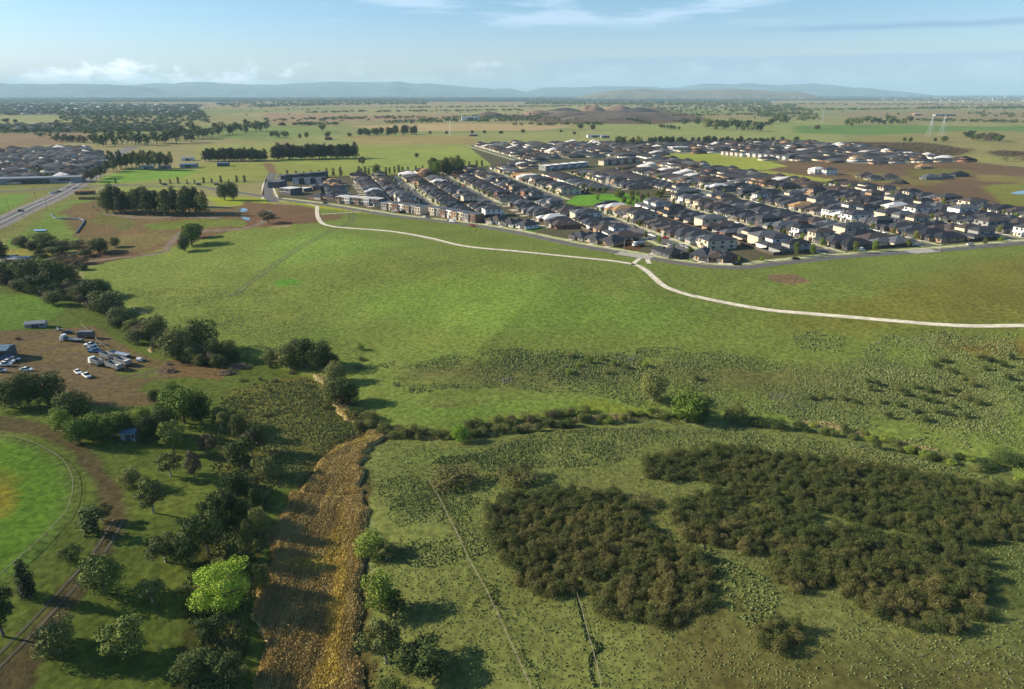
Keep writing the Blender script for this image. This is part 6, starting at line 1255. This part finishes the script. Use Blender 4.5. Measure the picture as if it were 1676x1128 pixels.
for a in [(1065, 386, TH+1.9, 'car', 'white', 'white car parked at the boulevard end above the tanker truck'), (1070, 388, TH+1.9, 'car', 'silver', 'silver car beside the white one at the boulevard end'), (1089, 391, -0.3, 'car', 'red', 'bright red car at the boulevard end'),
          (1106, 419, 0.8, 'ute', 'white', 'white pickup on the corner house driveway'), (1206, 434, -0.05, 'ute', 'black', 'black pickup on the meadow road bend'), (1302, 425, 0.1, 'car', 'black', 'dark car on the meadow road right of the bend'),
          (1408, 411, 0.1, 'van', 'white', 'white van parked before the right corner house'), (1588, 402, 0.1, 'car', 'white', 'white car on the meadow road far right'), (696, 356, -0.4, 'car', 'white', 'white car on the meadow road between townhouse rows'),
          (736, 362, -0.4, 'car', 'silver', 'silver car parked below the rightmost townhouses'), (741, 364.5, -0.4, 'van', 'white', 'white van parked below the rightmost townhouses'), (774, 371, -0.4, 'car', 'red', 'red car on the meadow road below the corner houses'),
          (645, 347, -0.3, 'car', 'white', 'white car parked below the middle townhouses'), (700, 357.5, -0.4, 'car', 'grey', 'grey car behind the white one between townhouse rows'), (533, 333.5, -0.15, 'car', 'black', 'dark car on the meadow road left of the townhouses')]:
    pcar(*a, None, 0.16)
pc = 0
for v, pts in runs:
    cnt = 0
    for i in range(2, len(pts)-2):
        if R.random() < 0.22 and math.hypot(*pts[i]) < 820 and pc < 70:
            k = R.choice((-1, 1)); x = pts[i][0]+k*2.7*math.cos(TH); y = pts[i][1]+k*2.7*math.sin(TH)
            if proj(x, y, 0)[0] > 1680: continue
            col_ = R.choice(['white', 'white', 'silver', 'grey', 'black', 'blue', 'red']); pc += 1
            car(x, y, TH+math.pi/2+(0 if k < 0 else math.pi), R.choice(['car', 'car', 'ute']), col_, f"{col_} vehicle, {nth(cnt)} from the meadow on the {streetname[v]}", 'cars parked in the estate streets', 'parked_car', False, 0.16); cnt += 1
# tipper trucks, trailers, tanker
CHROME = STEEL
def truck(px, py, rz, label, paint='white', body='tipper', cab=True, L=7.0, name='tipper_truck', cat='truck', bodymat=None):
    x, y = P(px, py); t = thing(name, label, cat, (x, y, Tz(x, y)+0.05), rz); bm = bodymat or STEEL
    MB().box(-L/2, L/2, -0.45, 0.45, 0.75, 1.0).obj('chassis', PAINTS['grey'], t)
    if cab:
        c = loft([(L/2+0.05, 1.2, 0.6, 2.9, 1.1), (L/2+1.3, 1.2, 0.6, 2.95, 1.1), (L/2+1.9, 1.18, 0.6, 1.7, 1.1), (L/2+2.0, 1.1, 0.6, 1.5, 1.0)]).obj('cab', PAINTS[paint], t)
        MB().quad((L/2+1.345, -0.98, 2.83), (L/2+1.345, 0.98, 2.83), (L/2+1.915, 1.0, 1.78), (L/2+1.915, -1.0, 1.78)).obj('windscreen', GLASS, c)
        for s in (-1, 1): MB().box(L/2+1.95, L/2+2.03, s*0.8-0.15, s*0.8+0.15, 0.8, 1.0).obj('headlight', LAMP, c)
    if body == 'tipper':
        m = MB(); z0, z1 = 1.02, 2.7; m.box(-L/2, L/2, -1.15, 1.15, z0, z0+0.1)
        for a in ((-L/2, L/2, -1.25, -1.15), (-L/2, L/2, 1.15, 1.25), (-L/2-.1, -L/2, -1.25, 1.25), (L/2, L/2+.08, -1.25, 1.25)): m.box(a[0], a[1], a[2], a[3], z0, z1)
        for i in range(8):
            for s in (-1, 1): m.box(-L/2+0.3+i*(L-0.6)/7-0.06, -L/2+0.3+i*(L-0.6)/7+0.06, s*1.25 if s > 0 else -1.33, 1.33 if s > 0 else -1.25, z0, z1-0.05)
        m.obj('tipper_body', bm, t)
    elif body == 'flat': m = MB().box(-L/2, L/2, -1.2, 1.2, 1.02, 1.2); m.box(L/2-0.1, L/2, -1.2, 1.2, 1.2, 2.0); m.obj('tray', bm, t)
    elif body == 'tank': m = MB().tube((-L/2, 0, 2.0), (L/2-0.1, 0, 2.0), 1.1, 1.1, 14); m.obj('tank', bm, t)
    else: m = MB().box(-L/2, L/2, -1.2, 1.2, 1.02, 3.1); m.obj('cargo_box', bm, t)
    xs = [-L/2+0.8, -L/2+2.0]+([L/2+1.0] if cab else [L/2-1.2])
    for q in xs:
        for s in (-1, 1): MB().tube((q, s*1.0-0.18, 0.5), (q, s*1.0+0.18, 0.5), 0.5, 0.5, 12).obj('wheel', RUBBER, t)
    return t
truck(160, 598, 2.6, 'white tipper truck leading the front trailer in the yard', L=5.0)
truck(188, 604, 2.6, 'front tipping trailer coupled behind the white truck', cab=False, L=8.0, name='tipper_trailer', cat='trailer')
truck(176, 588, 2.6, 'silver tipping trailer in the middle row of the yard, left', cab=False, L=6.0, name='tipper_trailer', cat='trailer')
truck(202, 597, 2.6, 'silver tipping trailer in the middle row of the yard, right', cab=False, L=8.0, name='tipper_trailer', cat='trailer')
truck(198, 583, 2.75, 'flat white trailer at the back of the trailer group', cab=False, L=9.0, body='flat', name='flat_trailer', cat='trailer', bodymat=PAINTS['silver'])
truck(122, 559, 3.0, 'long flatbed truck with white cab at the top of the yard', body='flat', L=8.0, name='flatbed_truck', bodymat=PAINTS['grey'])
truck(145, 553, 3.1, 'dark box truck behind the long flatbed', paint='grey', body='box', L=5.0, name='box_truck', bodymat=PAINTS['grey'])
truck(1047, 403, 3.5, 'white concrete truck parked by the reserve crossing', body='tank', L=5.5, name='tanker_truck', bodymat=PAINTS['silver'])
for i, (px, py, l) in enumerate([(85, 317, 'white car waiting at the highway junction'), (90, 316, 'silver car in the middle of the highway junction'), (96, 314.5, 'dark car right of the silver one at the junction'), (33, 346, 'dark car driving on the highway below the junction'), (118, 300, 'white car beyond the highway junction')]):
    pcar(px, py, 1.1, 'car', ['white', 'silver', 'black', 'grey', 'white'][i], l, None, 0.16)
for i, px in enumerate((270, 326, 355)): pcar(px, 303.5, 0.0, 'van', 'black', ['left dark van on the lane below the slim trees', 'middle dark van on the lane below the slim trees', 'right dark van on the lane below the slim trees'][i], None, 0.15)

# ---------------------------------------------------------------- ponds, pipe, fences, poles, pylons, mast, rubble
WATER = mat('pond_water', (0.10, 0.16, 0.20), 0.08, 0.1, 0.3, 0.5)
def pond(pts, label): 
    pg = poly(pts); c = np.mean(pg, axis=0); z = Tz(*c)+0.12; n = len(pg); ps = spline(pg+[pg[0]], 4)[:-1]
    m = MB(); m.v = [(x, y, z) for x, y in ps]; m.f = [tuple(range(len(ps)))]; return struct(m.obj('water', WATER), 'structure', label)
pond([(54, 376), (66, 372), (78, 373), (74, 379), (58, 380)], 'small pale pond'); pond([(391, 343), (400, 341), (406, 344), (400, 347), (392, 347)], 'blue pond'); pond([(394, 355), (404, 354), (410, 360), (402, 361)], 'blue pond')
pond([(1654, 316), (1676, 312), (1720, 312), (1720, 318), (1664, 318)], 'blue pond')
def tube_along(name, pts, r, material, label, cat, z0=0.0, n=8):
    t = []
    p = [(x, y, Tz(x, y)+z0+r) for x, y in spline(pts, 4)]; m = MB()
    for a, b in zip(p[:-1], p[1:]): m.tube(a, b, r, r, n, True)
    return tag(m.obj(name, material), label, cat)
tube_along('blue_pipeline', poly([(84, 352), (92, 358), (118, 359), (133, 360), (138, 364), (130, 376), (126, 382)]), 0.5, mat('blue_plastic', (0.04, 0.10, 0.20), 0.5, 0.2, 1.0), 'blue covered pipe winding past the brown pond', 'pipe')
tube_along('orange_barrier', poly([(186, 425), (210, 422), (240, 416), (270, 411)]), 0.14, mat('orange_mesh', (0.40, 0.09, 0.05), 0.8, 0.2), 'orange barrier mesh along the earthworks edge', 'barrier')
def fence(name, pts, step, h, label, rails=2, pm=WOOD, r=0.06, rm=None, group=None):
    t = thing(name, label, 'fence', (pts[0][0], pts[0][1], 0), 0, group); p = [Vector(q) for q in pts]; d = 0; posts = []
    for a, b in zip(p[:-1], p[1:]):
        L = (b-a).length; s = d
        while s < L: q = a+(b-a)*(s/L); posts.append((q.x, q.y, Tz(q.x, q.y))); s += step
        d = s-L
    o = Vector((pts[0][0], pts[0][1], 0)); rails_m = MB()
    for i, q in enumerate(posts):
        if i < 100: MB().tube(Vector(q)-o-Vector((0, 0, .3)), Vector(q)-o+Vector((0, 0, h)), r, r*0.9, 5).obj('post', pm, t)
        if i+1 < len(posts):
            for k in range(rails): e = Vector((0, 0, h*(0.92-0.42*k))); rails_m.tube(Vector(q)-o+e, Vector(posts[i+1])-o+e, r*0.5, r*0.5, 4, False)
    rails_m.obj('rail', rm or pm, t); return t
fence('oval_fence', spline(poly([(0, 716), (30, 720), (62, 731), (96, 750), (112, 768), (120, 790), (118, 818), (108, 843), (92, 862), (60, 893), (30, 920), (0, 947), (-20, 964)]), 5), 2.6, 1.0, 'pale rail fence curving round the green sports oval', 1, mat('pale_rail', (0.33, 0.28, 0.20), 0.8, 0.1), 0.08)
fence('drain_fence', spline(poly([(116, 762), (130, 786), (128, 820), (116, 850), (90, 878), (55, 908)]), 5), 3.0, 0.7, 'thin dark wire fence just outside the oval rail', 1, WOOD, 0.04)
fence('old_fence', poly([(702, 790), (716, 812), (734, 850), (756, 893), (770, 925), (795, 968), (815, 1010), (840, 1065), (868, 1128), (880, 1150)]), 3.2, 1.1, 'old post and wire fence crossing the lower paddock', 2, MATS['pale_rail'], 0.05)
fence('old_fence', poly([(944, 975), (952, 1000), (962, 1040), (972, 1075), (985, 1128)]), 3.2, 1.0, 'short broken fence below the left thicket', 2, MATS['pale_rail'], 0.05)
fence('paddock_fence', poly([(520, 346), (521, 362), (505, 366), (440, 371)]), 6, 1.2, 'wire fence round the ploughed brown paddock', 2, WOOD, 0.06)
fence('yard_fence', poly([(133, 533), (150, 548), (160, 560), (183, 577)]), 3, 1.3, 'pale fence behind the parked pickups in the yard', 2, MATS['pale_rail'], 0.08)
fence('yard_rail', poly([(72, 524), (104, 511)]), 3, 1.2, 'double rail fence above the low yard shed', 2, WOOD, 0.08)
# bank of grass tangled along the old fence line
tufts('fence_line_grass', [([(698, 788), (706, 788), (740, 850), (775, 925), (820, 1010), (872, 1128), (866, 1128), (815, 1010), (770, 925), (733, 850)], 2600, 0.95), ([(940, 975), (950, 975), (966, 1040), (988, 1128), (980, 1128), (958, 1040)], 1300, 0.95)], TUS, 'pale grass grown up along the old fences', seed=44, h=0.4)
DEADW = mat('dead_timber', (0.19, 0.14, 0.10), 0.9, 0.3, 1.0)
def pile(px, py, w, n, label, material=DEADW, name='timber_pile', cat='pile', L=2.0):
    x, y = P(px, py); m = MB(); 
    for i in range(n):
        a = R.random()*6.28; r = abs(R.gauss(0, 0.45))*w/2; c = Vector((math.cos(a)*r, math.sin(a)*r*0.8, 0.2+max(0, 1-r/w*2)*1.0*R.random())); d = Vector((R.uniform(-1, 1), R.uniform(-1, 1), R.uniform(-.3, .4))).normalized()*L/2*R.uniform(.4, 1)
        m.tube(c-d, c+d, R.uniform(.06, .16), R.uniform(.04, .1), 5)
    o = m.obj(name, material); o.location = (x, y, Tz(x, y)); return tag(o, label, cat)
pile(279, 609, 6, 160, 'heap of broken timber on the bare tip'); pile(390, 602, 10, 260, 'long heap of dead branches at the end of the tip', L=3.0); pile(372, 612, 8, 160, 'smaller branch heap below the long heap'); pile(276, 597, 2.6, 14, 'low stack of pale boards on the tip', MATS['pale_rail'], L=2.6)
pile(168, 566, 4, 46, 'junk and planks along the pale yard fence', MATS['pale_rail'], L=1.6); pile(96, 541, 4, 50, 'scrap heap left of the dark yard car', STEEL, L=1.2); pile(30, 556, 4, 40, 'rusty scrap heap right of the workshop', RUST, L=1.4)
pile(152, 562, 3, 40, 'rubble stacked behind the parked pickups', MATS['pale_rail'], L=1.0); pile(232, 590, 3, 30, 'scrap pile right of the trailers', STEEL, L=1.5)
m = MB(); m.tube((-0.9, 0, 0.9), (0.9, 0, 0.9), 0.9, 0.9, 12); o = m.obj('water_tank', PAINTS['white']); x, y = P(229, 592); o.location = (x, y, Tz(x, y)); tag(o, 'white drum tank right of the trailers', 'tank')
ROCK = mat('basalt_rock', (0.17, 0.155, 0.115), 0.9, 0.35, 2.0); rk = MB()
for pts, n, s0 in (([(1250, 640), (1300, 645), (1330, 668), (1290, 676)], 90, .4), ([(1256, 450), (1300, 450), (1326, 461), (1290, 466), (1262, 458)], 120, .3), ([(150, 338), (178, 335), (180, 350), (150, 356)], 90, .4), ([(820, 618), (836, 616), (838, 626), (824, 628)], 30, .4), ([(1000, 588), (1050, 575), (1040, 600), (1010, 600)], 60, .4), ([(1460, 905), (1676, 960), (1676, 1128), (1500, 1128)], 40, .25)):
    for x, y in scatter(poly(pts), n):
        r = s0*R.uniform(.4, 1.3); z = Tz(x, y); k = len(rk.v)
        rk.v += [(x+r*R.uniform(.7, 1.2)*math.cos(a), y+r*R.uniform(.7, 1.2)*math.sin(a), z+h*r) for h, a in [(-.2, 0), (-.2, 1.6), (-.2, 3.1), (-.2, 4.7), (.5, .4), (.6, 2.0), (.5, 3.6), (.55, 5.2)]]; rk.f += [tuple(k+i for i in f) for f in ((4, 5, 6, 7), (0, 1, 5, 4), (1, 2, 6, 5), (2, 3, 7, 6), (3, 0, 4, 7))]
struct(rk.obj('rocks', ROCK), 'stuff', 'weathered rocks scattered on the meadow')
def lattice(px, py, H, label, group):
    x, y = P(px, py); t = thing('power_pylon', label, 'pylon', (x, y, 0), 0.3, group); m = MB()
    def leg(z): return 4.6*(1-z/H)**1.1+0.7
    zs = [0, H*.18, H*.34, H*.48, H*.6, H*.7, H*.8, H*.9, H]
    for a, b in zip(zs[:-1], zs[1:]):
        A = [(sx*leg(a), sy*leg(a), a) for sx, sy in ((-1, -1), (1, -1), (1, 1), (-1, 1))]; B_ = [(sx*leg(b), sy*leg(b), b) for sx, sy in ((-1, -1), (1, -1), (1, 1), (-1, 1))]
        for i in range(4): j = (i+1) % 4; m.tube(A[i], B_[i], .17, .15, 4, False); m.tube(A[i], B_[j], .08, .08, 4, False); m.tube(A[j], B_[i], .08, .08, 4, False); m.tube(B_[i], B_[j], .08, .08, 4, False)
    m.obj('tower', STEEL, t)
    for z in (H*.7, H*.82, H*.95):
        c = MB(); l = 8.5 if z < H*.9 else 6
        for s in (-1, 1): c.tube((0, 0, z+.8), (s*l, 0, z), .2, .1, 4); c.tube((0, 0, z-.8), (s*l, 0, z), .2, .1, 4)
        c.obj('cross_arm', STEEL, t)
        for s in (-1, 1): MB().tube((s*l, 0, z), (s*l, 0, z-2.2), .14, .14, 5).obj('insulator', GLASS, t)
for a in [(1521, 224, 44, 'left one of the two pale power pylons by the far pasture'), (1541, 223, 44, 'right one of the two pale power pylons by the far pasture'), (1346, 203, 44, 'distant thin power pylon beside the far gums')]: lattice(*a, 'power pylons on the right pasture')
def pole(px, py, H, label, cat='pole', name='light_pole', r=0.12, arm=True, group=None, m_=STEEL):
    x, y = P(px, py); z = Tz(x, y) if y < 700 else 0; t = thing(name, label, cat, (x, y, z), R.random()*0.4, group); MB().tube((0, 0, 0), (0, 0, H), r, r*.6, 6).obj('mast', m_, t)
    if arm: MB().tube((0, 0, H-.1), (1.8, 0, H+.2), .06, .05, 5).obj('arm', m_, t); MB().box(1.5, 2.2, -.15, .15, H+.15, H+.27).obj('lamp_head', m_, t)
    return t
pole(737, 222, 34, 'tall white monopole mast standing in the far field', 'mast', 'mast', 0.9, False, None, WHITE)
for i, (px, py, H, arm, l) in enumerate([(78, 345, 11, False, 'timber power pole left of the highway, nearest'), (16, 347, 12, False, 'timber power pole at the left edge by the highway'), (58, 325, 11, False, 'timber power pole left of the highway, second'), (84, 333, 10, True, 'lamp pole right of the highway'), (75, 312, 10, True, 'lamp pole left of the highway junction'), (111, 316, 10, True, 'lamp pole right of the highway junction'), (106, 296, 12, False, 'timber power pole beyond the junction'),
                                 (1021, 414, 8, True, 'street lamp at the pale crossing by the reserve'), (1096, 419, 7, True, 'street lamp at the reserve lawn corner'), (1014, 368, 8, True, 'street lamp on the boulevard behind the tan site'), (1537, 412, 8, True, 'street lamp at the right pale crossing'), (1066, 378, 7, True, 'street lamp on the boulevard verge'), (948, 333, 7, True, 'street lamp beside the small park'),
                                 (930, 396, 5, False, 'short post on the meadow verge, right'), (878, 386, 5, False, 'short post on the meadow verge, left'), (1312, 297, 16, False, 'tall pole on the green strip beside the bare lots'), (1379, 302, 16, False, 'second tall pole beside the bare lots'), (1449, 313, 16, False, 'third tall pole beside the bare lots')]):
    pole(px, py, H, l, 'pole', 'light_pole' if arm else 'power_pole', 0.14, arm, None, STEEL if arm else BARK)
fence('post_row', offs(F1, -5.2)[::3], 9.0, 1.0, 'row of low posts along the meadow side of the estate road', 0 if False else 1, WOOD, 0.09)
# signs, low wall and sale boards by the junction at left
shed(140, 318, 0.3, 16, 5, 3.0, RUST, WM['red brick'], 'long low red brick sales office by the highway junction', 'building', 'sales_office', gable=0.4)
MB().box(-9, 9, -.12, .12, -.5, 2.4).obj('boundary_wall', RB).location = (*P(146, 327), Tz(*P(146, 327))); tag([o for o in C.objects if o.name == 'boundary_wall'][0], 'dark red boundary wall left of the earthworks grove', 'wall')
# ---------------------------------------------------------------- haze
m = bpy.data.materials.new('haze_air'); m.use_nodes = True; nt = m.node_tree
for n in list(nt.nodes):
    if n.type != 'OUTPUT_MATERIAL': nt.nodes.remove(n)
pv = nt.nodes.new('ShaderNodeVolumePrincipled'); pv.inputs['Color'].default_value = (0.54, 0.82, 1.0, 1); pv.inputs['Density'].default_value = 4.8e-5; pv.inputs['Anisotropy'].default_value = 0.0
nt.links.new(pv.outputs[0], nt.nodes['Material Output'].inputs['Volume'])
b = MB().box(-41500, 41500, -600, 41500, -17, 640).obj('haze', m); struct(b, 'stuff', 'pale blue air between the camera and the far hills')
